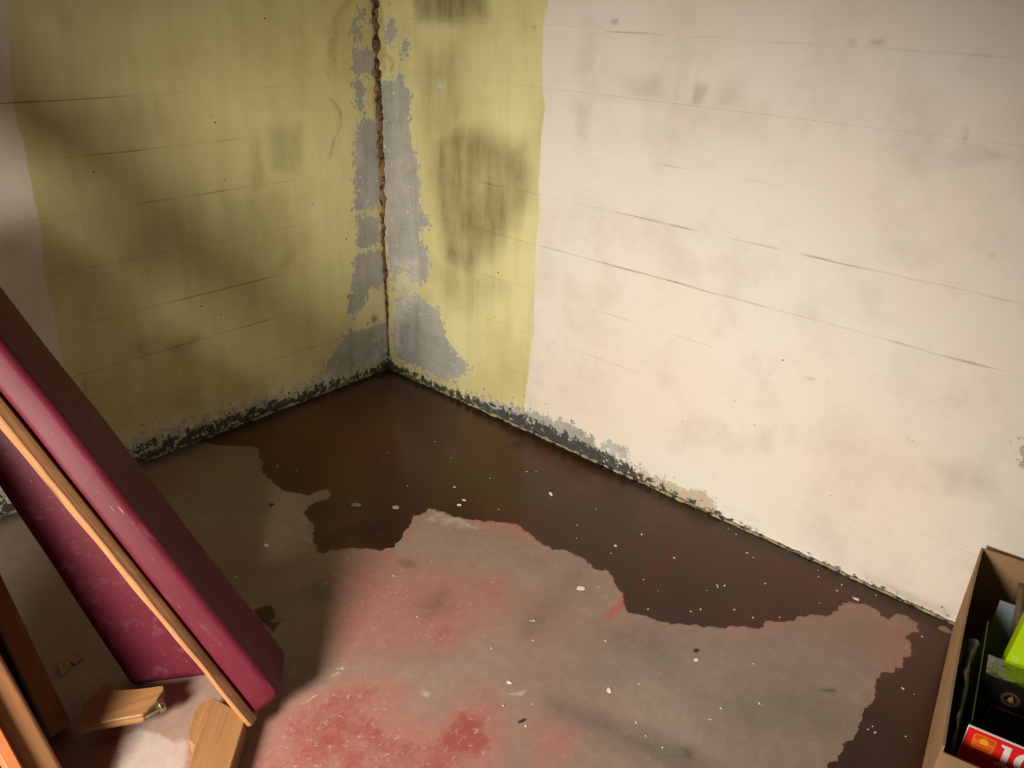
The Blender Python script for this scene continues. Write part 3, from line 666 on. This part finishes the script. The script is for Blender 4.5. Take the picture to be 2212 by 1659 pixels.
# nearest leaning bench: pad edges E1 (outer), E2 (crease), E3 (beside the rail)
E1 = np.array([1.119, -1.293, 0.0]); E3 = np.array([1.275, -1.479, 0.051])
LA = unit([-0.541, -0.231, 0.808]); WA = np.array([-0.762, 0.542, -0.355]); WA = unit(WA - LA * (WA @ LA)); TA = np.cross(LA, WA)
if TA @ np.array([0.356, 0.808, 0.469]) < 0: TA = -TA
WP, TP, LEN_A = 0.238, 0.070, 1.95
rootA = empty('padded_bench', (float(E1[0]), float(E1[1]), 0.0))
tag(rootA, 'thick maroon vinyl padded bench leaning at left, wooden rail along its lit side', 'bench', 'maroon padded benches stacked at the left wall')
# local frame: X = LA, Y = TA, Z = X x Y
ZA = np.cross(LA, TA); sgn = 1.0 if ZA @ WA > 0 else -1.0
bm = box_bm(0, LEN_A, 0, TP, 0, WP * sgn, 0.018, 4, cuts=40)
for v in bm.verts:
    v.co += Vector(mnoise.noise_vector(v.co * 5)) * 0.004
bench_part('pad', bm, E3, LA, TA, ZA, rootA, M_VINYL, True)
# rail beside the pad, with a waney chamfered face
bm = bmesh.new(); N = 60; rings = []
for i in range(N + 1):
    t = i / N; x = -0.004 + t * (LEN_A - 0.1); w = 0.020 + 0.026 * t + 0.003 * mnoise.noise(Vector((x * 9, 0, 0)))
    j = 0.003 * mnoise.noise(Vector((x * 14, 4, 0)))
    prof = [(0.002, 0.03), (0.002, -0.004), (-w * 0.42 + j, -0.022), (-w, -0.012), (-w, 0.03)]
    rings.append([bm.verts.new((x, y, z * sgn)) for y, z in prof])
for a, b in zip(rings[:-1], rings[1:]):
    for k in range(5): bm.faces.new((a[k], a[(k + 1) % 5], b[(k + 1) % 5], b[k]))
bm.faces.new(rings[0]); bm.faces.new(rings[-1]); bmesh.ops.recalc_face_normals(bm, faces=bm.faces)
bench_part('rail', bm, E3, LA, TA, ZA, rootA, M_WOOD)
bench_part('light_blocker', box_bm(-0.01, 0.34, -0.062, -0.001, min(0.13 * sgn, 0.146 * sgn), max(0.13 * sgn, 0.146 * sgn), 0.001, 1), E3, LA, TA, ZA, rootA, M_WOOD_BR)  # hidden board added under the pad to stop light reaching the floor
# leg block at the foot of the rail, lying towards the viewer, with a wavy sawn edge
legpts = [fl(461, 1506, 0.05), fl(524, 1541, 0.05), fl(530, 1556, 0.05), fl(498, 1659, 0.05), fl(470, 1740, 0.05), fl(400, 1740, 0.05), fl(408, 1659, 0.05), fl(418, 1612, 0.05), fl(408, 1600, 0.05), fl(406, 1585, 0.05), fl(418, 1538, 0.05), fl(435, 1516, 0.05)]
lc = np.mean(legpts, axis=0); ax = unit(fl(440, 1659, 0.05) - fl(490, 1525, 0.05)); ay = np.array([-ax[1], ax[0], 0])
bm = prism_bm([((p - lc) @ ax, (p - lc) @ ay) for p in legpts], -0.046, 0.0, 0.0025)
bench_part('leg', bm, np.array([lc[0], lc[1], 0.05]), ax, ay, np.array([0, 0, 1.0]), rootA, M_WOOD_LT)

# second bench: pad behind the rail of the first
OB = np.array([0.944, -1.607, 0.0]); LB = unit([-0.40, -0.17, 0.90]); wB = unit([0.595, 0.80, 0.0]); NB = unit(np.cross(wB, LB))
if NB @ (CAM - OB) < 0: NB = -NB
rootB = empty('padded_bench', tuple(OB)); tag(rootB, 'flat maroon vinyl bench pad tucked behind the wooden rail, dusty lower end', 'bench', 'maroon padded benches stacked at the left wall')
def skew_pad(o, Lv, wv, nv, length, width, thick, off=0.0):
    bm = box_bm(0, length, 0, width, -thick, 0, 0.012, 3, cuts=24); M = []
    for v in bm.verts:
        v.co.y *= 1.0 - 0.60 * max(0.0, v.co.x) / length
        v.co += Vector(mnoise.noise_vector(v.co * 6)) * 0.003
        w = np.array(Lv) * v.co.x + np.array(wv) * v.co.y + np.array(nv) * v.co.z
        v.co = Vector(w)
    return bm
ob = bm_obj('pad', skew_pad(OB, LB, wB, NB, 0.76, 0.245, 0.03), M_VINYL, rootB, True); ob.location = (0, 0, 0.002)  # hidden side widened and tapered to block light below the first bench
bm = box_bm(0.05, 0.72, 0.02, 0.09, -0.042, -0.031, 0.002, 1)
for v in bm.verts: v.co = Vector(LB * v.co.x + wB * v.co.y + NB * v.co.z)
bm_obj('board', bm, M_WOOD_BR, rootB)

# third bench: dark rail, shaded pad and a sawn leg with a bolt
OC = fl(168, 1592); LC = unit([-0.49, -0.026, 0.871]); SC = unit(np.cross(LC, [0, 0, 1])); 
if SC[1] > 0: SC = -SC
NC = np.cross(SC, LC)
if NC[2] < 0: NC = -NC
rootC = empty('padded_bench', (float(OC[0]), float(OC[1]), 0.0)); tag(rootC, 'shadowed bench with dark brown rail and a sawn bolted leg, at far left', 'bench', 'maroon padded benches stacked at the left wall')
def stick(name, o, Lv, S, Nn, s0, s1, n0, n1, l0, l1, root, mat, bev=0.003, smooth=False, seg=1):
    Zv = np.cross(Lv, S); sg = 1 if Zv @ Nn > 0 else -1
    bm = box_bm(l0, l1, s0, s1, min(n0 * sg, n1 * sg), max(n0 * sg, n1 * sg), bev, seg, cuts=8, jitter=0.0012)
    return bench_part(name, bm, o, Lv, S, Zv, root, mat, smooth)
stick('rail', OC, LC, SC, NC, 0.0, 0.045, -0.05, 0.0, 0.03, 1.15, rootC, M_WOOD_BR)
stick('pad', OC, LC, SC, NC, 0.046, 0.12, -0.09, -0.025, 0.07, 1.13, rootC, M_VINYL, 0.012, True, 3)
Z6 = 0.062
lp = [fl(254, 1490, Z6), fl(300, 1487, Z6), fl(353.5, 1480, Z6), fl(354, 1489, Z6), fl(346, 1500, Z6), fl(339.5, 1511, Z6), fl(322, 1530, Z6), fl(307.5, 1543.6, Z6), fl(191, 1565, Z6), fl(165, 1572, Z6), fl(180, 1520, Z6), fl(225, 1478, Z6), fl(246, 1478, Z6)]
lc = np.mean(lp, axis=0); ax = unit(fl(340, 1500, Z6) - fl(200, 1545, Z6)); ay = np.array([-ax[1], ax[0], 0])
bm = prism_bm([((p - lc) @ ax, (p - lc) @ ay) for p in lp], -0.024, 0.0, 0.0018)
leg = bench_part('leg', bm, lc, ax, ay, np.array([0, 0, 1.0]), rootC, M_WOOD_LT)
bm = bmesh.new()
bmesh.ops.create_cone(bm, cap_ends=True, segments=20, radius1=0.0095, radius2=0.0095, depth=0.045)
r = bmesh.ops.create_cone(bm, cap_ends=True, segments=20, radius1=0.016, radius2=0.015, depth=0.013, matrix=Matrix.Translation((0, 0, 0.024)))
bmesh.ops.bevel(bm, geom=[e for e in bm.edges if e.calc_face_angle(0) > 0.7], offset=0.0015, segments=2, profile=0.5, affect='EDGES')
bolt = bm_obj('bolt', bm, M_STEEL, leg, True)
bc = fl(325, 1537, 0.046); bd = unit(fl(336, 1531, 0.046) - fl(300, 1552, 0.046)); bx = np.array([-bd[1], bd[0], 0]); 
bolt.matrix_basis = (frame(lc, ax, ay, np.array([0, 0, 1.0]))).inverted() @ frame(bc, bx, np.cross(bd, bx), bd)
bolt['label'] = 'shiny steel bolt head'

# fourth bench: golden and orange rails in the lower left corner
OD = fl(200, 1771); LD = unit([-0.47, -0.07, 0.879]); SD = unit(np.cross(LD, [0, 0, 1]))
if SD[1] > 0: SD = -SD
ND = np.cross(SD, LD)
if ND[2] < 0: ND = -ND
rootD = empty('padded_bench', (float(OD[0]), float(OD[1]), 0.0)); tag(rootD, 'bench with golden and bright orange wooden rails in the lower left corner', 'bench', 'maroon padded benches stacked at the left wall')
stick('rail', OD, LD, SD, ND, 0.0, 0.062, -0.07, 0.0, 0.05, 1.15, rootD, M_WOOD, 0.012, True, 3)
stick('rail', OD, LD, SD, ND, 0.062, 0.085, -0.05, 0.022, 0.05, 1.15, rootD, M_WOOD_OR, 0.003)
stick('pad', OD, LD, SD, ND, 0.086, 0.60, -0.06, 0.0, 0.07, 1.13, rootD, M_VINYL, 0.012, True, 3)  # extended far out of view so it shades the floor behind the benches

# pale scrap of wood on the floor behind the benches
sp = [fl(x, y, 0.006) for x, y in [(123, 1434), (150, 1412), (168, 1403), (180, 1414), (180, 1420), (160, 1434), (152, 1430), (155, 1437), (132, 1459)]]
c0 = np.mean(sp, axis=0); bm = prism_bm([(p[0] - c0[0], p[1] - c0[1]) for p in sp], -0.005, 0.0, 0.0008)
o = bm_obj('wood_scrap', bm, M_WOOD_LT); o.location = tuple(c0); tag(o, 'short pale notched scrap of wood on the shaded floor', 'wood scrap')

# ------------------------------------------------------------------ cardboard box and what it holds
BO = np.array([2.335, -0.037, 0.0]); BV = unit([0.146, -0.989, 0]); BU = np.array([-BV[1], BV[0], 0.0]); BZ = np.array([0, 0, 1.0])
BW, BL, BH, BT = 0.23, 0.723, 0.279, 0.005
def bw(u, v, z): return BO + BU * u + BV * v + BZ * z
rootX = empty('cardboard_box', tuple(bw(BW / 2, BL / 2, 0))); tag(rootX, 'open brown cardboard box full of packages against the white wall', 'box')
MX = frame(BO, BU, BV, BZ)   # left-handed guard below
if np.cross(BU, BV) @ BZ < 0: FLIP = True
else: FLIP = False
def boxpart(name, bm, mat, parent=None, smooth=False):
    """bm given in (u, v, z) box coordinates"""
    for v in bm.verts:
        p = bw(v.co.x, v.co.y, v.co.z); v.co = Vector(p)
    if FLIP: bmesh.ops.reverse_faces(bm, faces=bm.faces)
    bmesh.ops.recalc_face_normals(bm, faces=bm.faces)
    c = Vector(parent.location) if (parent is not None and parent.parent is None) else Vector((0, 0, 0))
    if parent is not None:
        w = Vector((0, 0, 0)); q = parent
        while q is not None: w += Vector(q.location); q = q.parent
        for v in bm.verts: v.co -= w
        return bm_obj(name, bm, mat, parent, smooth)
    cc = sum((v.co for v in bm.verts), Vector()) / len(bm.verts); zmin = min(v.co.z for v in bm.verts); cc.z = zmin
    for v in bm.verts: v.co -= cc
    o = bm_obj(name, bm, mat, None, smooth); o.location = cc; return o
def bulge(bm, amp):
    for v in bm.verts:
        v.co.x -= amp * math.sin(math.pi * min(max(v.co.y / BL, 0), 1)) * (v.co.z / BH)
    return bm
def panel(u0, u1, v0, v1, z0, z1, cutaxis=None, cuts=8):
    bm = box_bm(u0, u1, v0, v1, z0, z1)
    if cutaxis is not None:
        es = [e for e in bm.edges if abs(e.verts[0].co[cutaxis] - e.verts[1].co[cutaxis]) > 0.05]
        bmesh.ops.subdivide_edges(bm, edges=es, cuts=cuts)
    return bm
boxpart('side_panel', bulge(panel(0, BT, 0, BL, 0.002, BH, 1, 12), 0.006), M_CARD, rootX)
boxpart('side_panel', panel(BW - BT, BW, 0, BL, 0.002, BH), M_CARD, rootX)
boxpart('end_panel', panel(BT, BW - BT, 0, BT, 0.002, BH), M_CARD, rootX)
boxpart('end_panel', panel(BT, BW - BT, BL - BT, BL, 0.002, 0.262), M_CARD, rootX)
boxpart('base_panel', panel(BT, BW - BT, BT, BL - BT, 0.002, 0.006), M_CARD, rootX)
# near flap folded outward and down, rounded at its corner
flap = [(0.006, 0.0), (BW - 0.01, 0.0), (BW - 0.01, 0.16), (0.05, 0.16), (0.03, 0.12), (0.018, 0.07), (0.010, 0.03)]
bm = prism_bm(flap, 0, 0.004)
for v in bm.verts:
    u_, d_, t_ = v.co
    v.co = Vector((u_, BL + 0.002 + d_ * 0.62, 0.261 - d_ * 0.72 + t_))
boxpart('flap', bm, M_CARD, rootX)

def loc(q, z):
    p = fl(q[0], q[1], z) - BO; return (p @ BU, p @ BV)
# black carton with gold emblem
cu, cv = loc((2130, 1456), 0.235)
root = boxpart('black_carton', box_bm(cu, 0.219, cv - 0.06, cv, 0.008, 0.235, 0.0015, 1), M_BLACK); tag(root, 'glossy black carton with round gold emblem inside the cardboard box', 'carton')
def decal(name, poly, v, mat, parent, thick=0.0006):
    """poly in (u, z); flat print on a face whose outside is towards +v"""
    bm = prism_bm(poly, 0, thick)
    for w in bm.verts: w.co = Vector((w.co.x, v + w.co.z, w.co.y))
    return boxpart(name, bm, mat, parent)
def ring(cx, cz, r0, r1, n=32, sx=1.0):
    bm = bmesh.new(); A = []; 
    for k in range(n):
        t = 2 * math.pi * k / n; A.append([bm.verts.new((cx + sx * r * math.cos(t), cz + r * math.sin(t), 0)) for r in (r0, r1)])
    for k in range(n):
        a, b = A[k], A[(k + 1) % n]; bm.faces.new((a[0], a[1], b[1], b[0]))
    return bm
def decal_bm(name, bm, v, mat, parent, thick=0.0006):
    r = bmesh.ops.extrude_face_region(bm, geom=list(bm.faces))
    for w in r['geom']:
        if isinstance(w, bmesh.types.BMVert): w.co.z = thick
    for w in bm.verts: w.co = Vector((w.co.x, v + w.co.z, w.co.y))
    return boxpart(name, bm, mat, parent)
ec = (cu + 0.056, 0.235 - 0.040)
em = decal_bm('emblem', ring(ec[0], ec[1], 0.0115, 0.0185), cv + 0.0002, M_BRONZE, root)
bell = [(-0.008, -0.005), (-0.003, -0.0045), (-0.005, 0.0), (-0.0035, 0.005), (-0.001, 0.0075), (0.001, 0.0105), (0.003, 0.0075), (0.005, 0.003), (0.0055, -0.003), (0.009, -0.006), (0.003, -0.0065), (0.0015, -0.0105), (-0.0015, -0.0065)]
decal('emblem_figure', [(ec[0] + x, ec[1] + z) for x, z in bell], cv + 0.0003, M_GOLD, root)
pu, pz = cu + 0.028, 0.235 - 0.072
decal('print_panel', [(pu, pz), (0.214, pz), (0.214, pz - 0.09), (pu, pz - 0.09)], cv + 0.0002, M_GREENBLK, root)
decal('print_line', [(pu - 0.001, pz), (0.214, pz), (0.214, pz + 0.0018), (pu - 0.001, pz + 0.0018)], cv + 0.0004, M_GREYLINE, root)
decal('print_line', [(pu - 0.001, pz), (pu + 0.0008, pz), (pu + 0.0008, pz - 0.09), (pu - 0.001, pz - 0.09)], cv + 0.0004, M_GREYLINE, root)
# crumpled clear film over the top of the black carton
bm = bmesh.new(); nx, ny = 26, 10; g_ = {}
for i in range(nx + 1):
    for j in range(ny + 1):
        u_ = cu - 0.002 + (0.221 - cu) * i / nx; v_ = cv - 0.061 + 0.063 * j / ny
        g_[i, j] = bm.verts.new((u_, v_, 0.240 + 0.007 * abs(mnoise.noise(Vector((u_ * 40, v_ * 70, 1)))) + (-0.003 if j == ny else 0)))
for i in range(nx):
    for j in range(ny): bm.faces.new((g_[i, j], g_[i + 1, j], g_[i + 1, j + 1], g_[i, j + 1]))
fi = boxpart('plastic_film', bm, M_FILM, None, True); tag(fi, 'crumpled clear plastic film lying over the black carton', 'film')

# red packet with the number 10
T = 0.272
ru, rv = loc((2092, 1567), T)
rp = boxpart('red_packet', box_bm(ru, 0.219, rv - 0.006, rv, 0.008, T, 0.0012, 1), M_CREAM); tag(rp, 'red packet printed 10 with orange sun logo in the cardboard box', 'packet')
decal('red_face', [(ru + 0.0015, 0.02), (0.2185, 0.02), (0.2185, T - 0.0015), (ru + 0.0015, T - 0.0015)], rv + 0.0002, M_RED, rp)
def rrect(x0, x1, z0, z1, r, n=5):
    pts = []
    for cx, cz, a0 in ((x1 - r, z1 - r, 0), (x0 + r, z1 - r, 90), (x0 + r, z0 + r, 180), (x1 - r, z0 + r, 270)):
        for k in range(n + 1):
            t = math.radians(a0 + 90 * k / n); pts.append((cx + r * math.cos(t), cz + r * math.sin(t)))
    return pts
lx, lz = ru + 0.0135, T - 0.0085
decal('logo_frame', rrect(lx, lx + 0.038, lz - 0.036, lz, 0.005), rv + 0.0008, M_ORANGE, rp)
decal('logo_sky', rrect(lx + 0.003, lx + 0.035, lz - 0.0165, lz - 0.003, 0.002), rv + 0.0013, M_DKORANGE, rp)
hill = [(lx + 0.003, lz - 0.020)] + [(lx + 0.003 + 0.032 * k / 10, lz - 0.0125 - 0.003 * math.sin(math.pi * k / 10)) for k in range(11)] + [(lx + 0.035, lz - 0.020)]
decal('logo_hill', hill, rv + 0.0018, M_ORANGE, rp)
decal('logo_sun', [(lx + 0.019 + 0.008 * math.cos(2 * math.pi * k / 20), lz - 0.0125 + 0.0075 * math.sin(2 * math.pi * k / 20)) for k in range(20)], rv + 0.0022, M_YELLOWSUN, rp)
for k, dz in enumerate((0.0215, 0.0285)):
    decal('logo_stripe', [(lx + 0.004, lz - dz - 0.0016), (lx + 0.034, lz - dz - 0.0016), (lx + 0.034, lz - dz), (lx + 0.004, lz - dz)], rv + 0.0018, M_DKORANGE, rp)
# the illegible word below the logo: one large initial and a run of rounded letters
decal('logo_letter', [(lx - 0.002 + 0.0065 * math.cos(math.radians(a)) + 0.0065, lz - 0.0465 + 0.0075 * math.sin(math.radians(a))) for a in range(40, 330, 18)] + [(lx + 0.0045 + 0.0035 * math.cos(math.radians(a)), lz - 0.0465 + 0.0045 * math.sin(math.radians(a))) for a in range(320, 40, -18)], rv + 0.0010, M_ORANGE, rp)
for k in range(5):
    x0 = lx + 0.012 + k * 0.0056
    decal('logo_letter', rrect(x0, x0 + 0.0048, lz - 0.053, lz - 0.0435 + (0.003 if k in (2, 4) else 0), 0.0018, 3), rv + 0.0010, M_ORANGE, rp)
nx0, nz0, nh = ru + 0.059, T - 0.062, 0.052
one = [(0, 0), (0.024, 0), (0.024, 0.004), (0.018, 0.006), (0.018, nh), (0.002, nh), (0.0, nh - 0.004), (0.007, nh - 0.008), (0.007, 0.006), (0, 0.004)]
decal('digit', [(nx0 + x, nz0 + z) for x, z in one], rv + 0.0008, M_CREAM, rp)
bm = bmesh.new(); A = []
for k in range(32):
    t = 2 * math.pi * k / 32
    A.append((bm.verts.new((nx0 + 0.047 + 0.008 * math.cos(t), nz0 + nh / 2 + 0.021 * math.sin(t), 0)), bm.verts.new((nx0 + 0.047 + 0.020 * math.cos(t), nz0 + nh / 2 + 0.027 * math.sin(t), 0))))
for k in range(32):
    a, b = A[k], A[(k + 1) % 32]; bm.faces.new((a[0], a[1], b[1], b[0]))
decal_bm('digit', bm, rv + 0.0008, M_CREAM, rp)

# lime carton standing behind the black one
gu, gv = loc((2157, 1428), 0.235); gv = min(gv, cv - 0.066)
bm = box_bm(0, 0.216 - gu, -0.055, 0, 0, 0.385, 0.0015, 1)
for v in bm.verts: v.co = Vector((gu + v.co.x + 0.02 * (v.co.z / 0.385) * (1 - v.co.x / (0.216 - gu)), gv + v.co.y, v.co.z + 0.008))
lime = boxpart('lime_carton', bm, M_LIME); tag(lime, 'bright lime green carton standing behind the black carton', 'carton')
bm = ring(0, 0, 0.004, 0.0065, 20)
for v in bm.verts: v.co = Vector((v.co.x + gu + 0.028, v.co.y + 0.252, 0))
decal_bm('print_mark', bm, gv + 0.0003, M_LIMEPALE, lime)

# blue-grey card, green card, clear sleeve with grime, black bag
def leaning(name, corners, thick, mat, label, cat, cuts=6, wob=0.0):
    """corners: four (u, v, z) of the front face"""
    c = [np.array(x, float) for x in corners]; n = unit(np.cross(c[1] - c[0], c[3] - c[0])); bm = bmesh.new(); g2 = {}
    for s in (0, 1):
        for i in range(cuts + 1):
            for j in range(cuts + 1):
                a, b = i / cuts, j / cuts
                p = (c[0] * (1 - a) + c[1] * a) * (1 - b) + (c[3] * (1 - a) + c[2] * a) * b + n * thick * s
                p = p + n * wob * mnoise.noise(Vector((a * 4, b * 4, 2)))
                g2[s, i, j] = bm.verts.new(p)
    for s in (0, 1):
        for i in range(cuts):
            for j in range(cuts): bm.faces.new((g2[s, i, j], g2[s, i + 1, j], g2[s, i + 1, j + 1], g2[s, i, j + 1]))
    for i in range(cuts):
        for j in (0, cuts): bm.faces.new((g2[0, i, j], g2[0, i + 1, j], g2[1, i + 1, j], g2[1, i, j]))
        for k in (0, cuts): bm.faces.new((g2[0, k, i], g2[0, k, i + 1], g2[1, k, i + 1], g2[1, k, i]))
    o = boxpart(name, bm, mat, None, wob > 0); return tag(o, label, cat)
leaning('grey_card', [(0.062, 0.150, 0.009), (0.20, 0.150, 0.009), (0.20, 0.140, 0.240), (0.062, 0.140, 0.240)], -0.004, M_GREY, 'blue grey card standing at the back of the cardboard box', 'card')
leaning('green_card', [(0.052, 0.55, 0.009), (0.052, 0.20, 0.009), (0.052, 0.19, 0.205), (0.052, 0.54, 0.205)], 0.003, M_GREEN, 'narrow leaf green card standing beside the black carton', 'card')
# clear plastic sleeve: open-ended tube of film with a grimy folded edge
bm = bmesh.new(); n, m = 20, 12; g2 = {}
for i in range(m + 1):
    for k in range(n):
        t = 2 * math.pi * k / n; a = i / m
        r = 0.052 + 0.004 * mnoise.noise(Vector((math.cos(t) * 2, math.sin(t) * 2, a * 5)))
        g2[i, k] = bm.verts.new((0.155 + r * math.cos(t), 0.072 + 0.95 * r * math.sin(t), 0.009 + 0.36 * a))
for i in range(m):
    for k in range(n): bm.faces.new((g2[i, k], g2[i, (k + 1) % n], g2[i + 1, (k + 1) % n], g2[i + 1, k]))
sl = boxpart('plastic_sleeve', bm, M_FILM, None, True); tag(sl, 'clear grimy plastic sleeve standing at the back of the cardboard box', 'sleeve')
bm = bmesh.new(); v0 = []
for i in range(26):
    a = i / 25; z = 0.27 - 0.20 * a
    for s in (0, 1):
        w = 0.012 + 0.012 * abs(mnoise.noise(Vector((a * 9, s, 3))))
        for q in (0, 1):
            v0.append(bm.verts.new((0.092 + 0.03 * a + (s - 0.3) * w * 1.5, 0.118 + 0.048 * min(1, a * 4) + q * 0.004 + 0.004 * mnoise.noise(Vector((a * 12, s, q))), z + 0.02)))
for i in range(25):
    b0, b1 = i * 4, (i + 1) * 4
    for a, b in ((0, 2), (2, 3), (3, 1), (1, 0)): bm.faces.new((v0[b0 + a], v0[b0 + b], v0[b1 + b], v0[b1 + a]))
bm.faces.new([v0[k] for k in (0, 2, 3, 1)]); bm.faces.new([v0[100 + k] for k in (0, 2, 3, 1)])
boxpart('grime', bm, M_GRIME, sl, True)
# black bag stuffed down the left side of the box
bm = bmesh.new(); n, m = 14, 40; g2 = {}
for i in range(m + 1):
    a = i / m; vv = 0.27 + 0.40 * a
    for k in range(n):
        t = 2 * math.pi * k / n; ru_ = 0.017 * math.sin(math.pi * min(1, max(0.03, a * 0.97 + 0.02))) ** 0.4
        nn = mnoise.noise(Vector((a * 8, math.cos(t) * 1.5, math.sin(t) * 1.5)))
        g2[i, k] = bm.verts.new((0.026 + ru_ * math.cos(t) * (1 + 0.25 * nn), vv, 0.115 + (0.105 + 0.012 * nn) * math.sin(t) * (0.75 + 0.25 * math.sin(math.pi * a))))
for i in range(m):
    for k in range(n): bm.faces.new((g2[i, k], g2[i, (k + 1) % n], g2[i + 1, (k + 1) % n], g2[i + 1, k]))
bm.faces.new([g2[0, k] for k in range(n)]); bm.faces.new([g2[m, k] for k in range(n)])
bag = boxpart('black_bag', bm, M_BAG, None, True); tag(bag, 'crumpled black plastic bag stuffed down the left side of the box', 'bag')
pts = [Vector(bw(0.026 + 0.002 * math.sin(k * 0.5), 0.30 + k * 0.0125, 0.218 + 0.003 * math.sin(k * 0.6))) - bag.location for k in range(26)]
bead('fold_highlight', pts, lambda t: 0.008 * (1.25 - t), bag, M_BAGGLINT, 8.0)  # highlight along the bag's fold, painted as a light grey strip

# ------------------------------------------------------------------ small things on the floor
def chip_bm(r, elong, seed, thick=0.0012):
    rr = random.Random(seed); n = rr.randint(5, 8); pts = []
    for k in range(n):
        t = 2 * math.pi * k / n; q = r * (0.7 + 0.5 * rr.random()); pts.append((q * elong * math.cos(t), q * math.sin(t)))
    return prism_bm(pts, 0, thick)
def wet(xy): return bool(sdf(np.array([xy]), PUD_XY + [(2.75, -1.3), (2.75, 0), (0, 0)])[0] > 0)
BIG = [((1255, 1271), .0095, 1.5, 0.5, 'largest white paint flake, lying on the dry pinkish floor', M_FLAKE), ((1315, 1492), .006, 1.6, -0.6, 'bright white flake on the dry floor near the bottom centre', M_FLAKE),
       ((1504, 1426), .0055, 1.3, 1.4, 'small white rectangular flake on dry floor below the puddle edge', M_FLAKE), ((1190, 1068), .0055, 2.4, -0.6, 'slender pale flake floating in the puddle near the right wall', M_FLAKE),
       ((1849, 1295), .005, 2.2, 0.2, 'curled pale flake in the puddle just above the pale floor tongue', M_FLAKE), ((2040, 1361), .012, 1.4, 0.1, 'tan flake lying on the wet floor beside the cardboard box', M_TANFLAKE),
       ((600, 1341), .010, 1.9, 1.3, 'oval tan flake on the dark floor right of the maroon bench', M_TANFLAKE), ((576, 1178), .006, 1.6, 0.1, 'pale fleck on the shaded dry floor behind the bench', M_FLAKE),
       ((992, 1092), .0048, 1.8, 0.5, 'white fleck in the reddish puddle, left of a slim pair', M_FLAKE), ((1002, 1081), .0042, 1.8, 0.3, 'white fleck in the reddish puddle, right of a slim pair', M_FLAKE),
       ((1330, 1180), .0045, 1.2, 0.3, 'white speck in the puddle beside the red painted stripe', M_FLAKE), ((1503, 1406), .005, 1.6, 1.1, 'dark crumb on dry floor just above a white rectangular flake', M_DEBRIS),
       ((586, 1091), .008, 1.2, 0.3, 'dark crumb on the dry floor left of the two plaster lumps', M_DEBRIS), ((1100, 1475), .005, 1.3, 0.3, 'pale crumb on dry floor by a light smear', M_FLAKE), ((1128, 1558), .005, 2.4, 1.3, 'thin dark crumb on the reddish dry floor near bottom', M_DEBRIS)]
for (q, r, el, rot, lab, mt) in BIG:
    xy = fxy(q); bm = chip_bm(r, el, int(q[0])); o = bm_obj('floor_crumb' if mt is M_DEBRIS else 'paint_flake', bm, mt)
    o.location = (xy[0], xy[1], 0.0013 if wet(xy) else 0.0003); o.rotation_euler = (0.05, 0.03, rot); tag(o, lab, 'crumb' if mt is M_DEBRIS else 'flake')
protos = []
for k in range(6):
    me = bpy.data.meshes.new('paint_flake'); bm = chip_bm(0.0022 + 0.0004 * (k % 3), 1.2 + 0.25 * (k % 4), k); bm.to_mesh(me); bm.free(); me.materials.append(M_FLAKE); protos.append(me)
SPECK = [(1245, 1164), (1288, 1100), (1138, 1020), (1246, 1137), (1247, 1135), (1386, 1155), (1573, 1144), (1590, 1155), (1613, 1195), (1627, 1205), (1550, 1269), (1513, 1317), (1526, 1276), (1586, 1318), (1684, 1335), (1492, 1322), (1514, 1318), (1549, 1265), (1551, 1269), (1565, 1266), (1626, 1335), (1400, 1317), (1421, 1277), (1653, 1262), (1768, 1247), (1770, 1304), (1808, 1277), (1818, 1264), (1767, 1233), (1991, 1376), (1892, 1287), (1875, 1577), (1890, 1584), (1884, 1570), (1956, 1592), (1950, 1488), (1974, 1501), (640, 1017), (599, 1008), (837, 979), (880, 1050), (982, 1053), (975, 990), (940, 955), (1058, 1034), (1077, 1101), (1158, 1020), (1012, 1134), (933, 1214), (850, 1244), (901, 1333), (1147, 1341), (1151, 1384), (1062, 1401), (1087, 1525), (1150, 1521), (1380, 1478), (1374, 1561), (1537, 1555), (1558, 1531), (1431, 1615), (1395, 1590), (1136, 1569), (1308, 1385), (1294, 1268), (1153, 1341), (1560, 1410), (1627, 1434), (1640, 1520), (1532, 1554), (730, 1445), (510, 1248), (868, 1230), (1320, 1196), (1457, 1206), (1390, 1253)]
for k, q in enumerate(SPECK):
    xy = fxy(q); o = bpy.data.objects.new('paint_flake', protos[k % 6]); COL.objects.link(o)
    o.location = (xy[0], xy[1], 0.0013 if wet(xy) else 0.0003); o.rotation_euler = (0, 0, k * 1.7); s = 0.5 + 0.45 * ((k * 37) % 11) / 11; o.scale = (s, s, 1)
    tag(o, 'tiny white paint speck floating in the dark puddle', 'flake', 'tiny white paint specks in the puddle') if wet(xy) else tag(o, 'tiny white paint speck on the dry reddish floor', 'flake', 'tiny white paint specks on the dry floor')
for q, sx, sy, lab in (((768, 1092), .016, .010, 'pale plaster lump poking out of the puddle, left of the two'), ((855, 1097), .013, .009, 'pale plaster lump poking out of the puddle, right of the two')):
    xy = fxy(q); bm = bmesh.new(); bmesh.ops.create_icosphere(bm, subdivisions=4, radius=1.0)
    for v in bm.verts:
        d = 1 + 0.35 * mnoise.noise(v.co * 2.2 + Vector((q[0], 0, 0))); v.co = Vector((v.co.x * sx * d, v.co.y * sy * d, max(v.co.z, -0.2) * 0.006 * d))
    o = bm_obj('plaster_lump', bm, M_PLASTER, None, True); o.location = (xy[0], xy[1], 0.001); o.rotation_euler = (0, 0, 0.5); tag(o, lab, 'plaster lump', 'plaster lumps in the puddle')
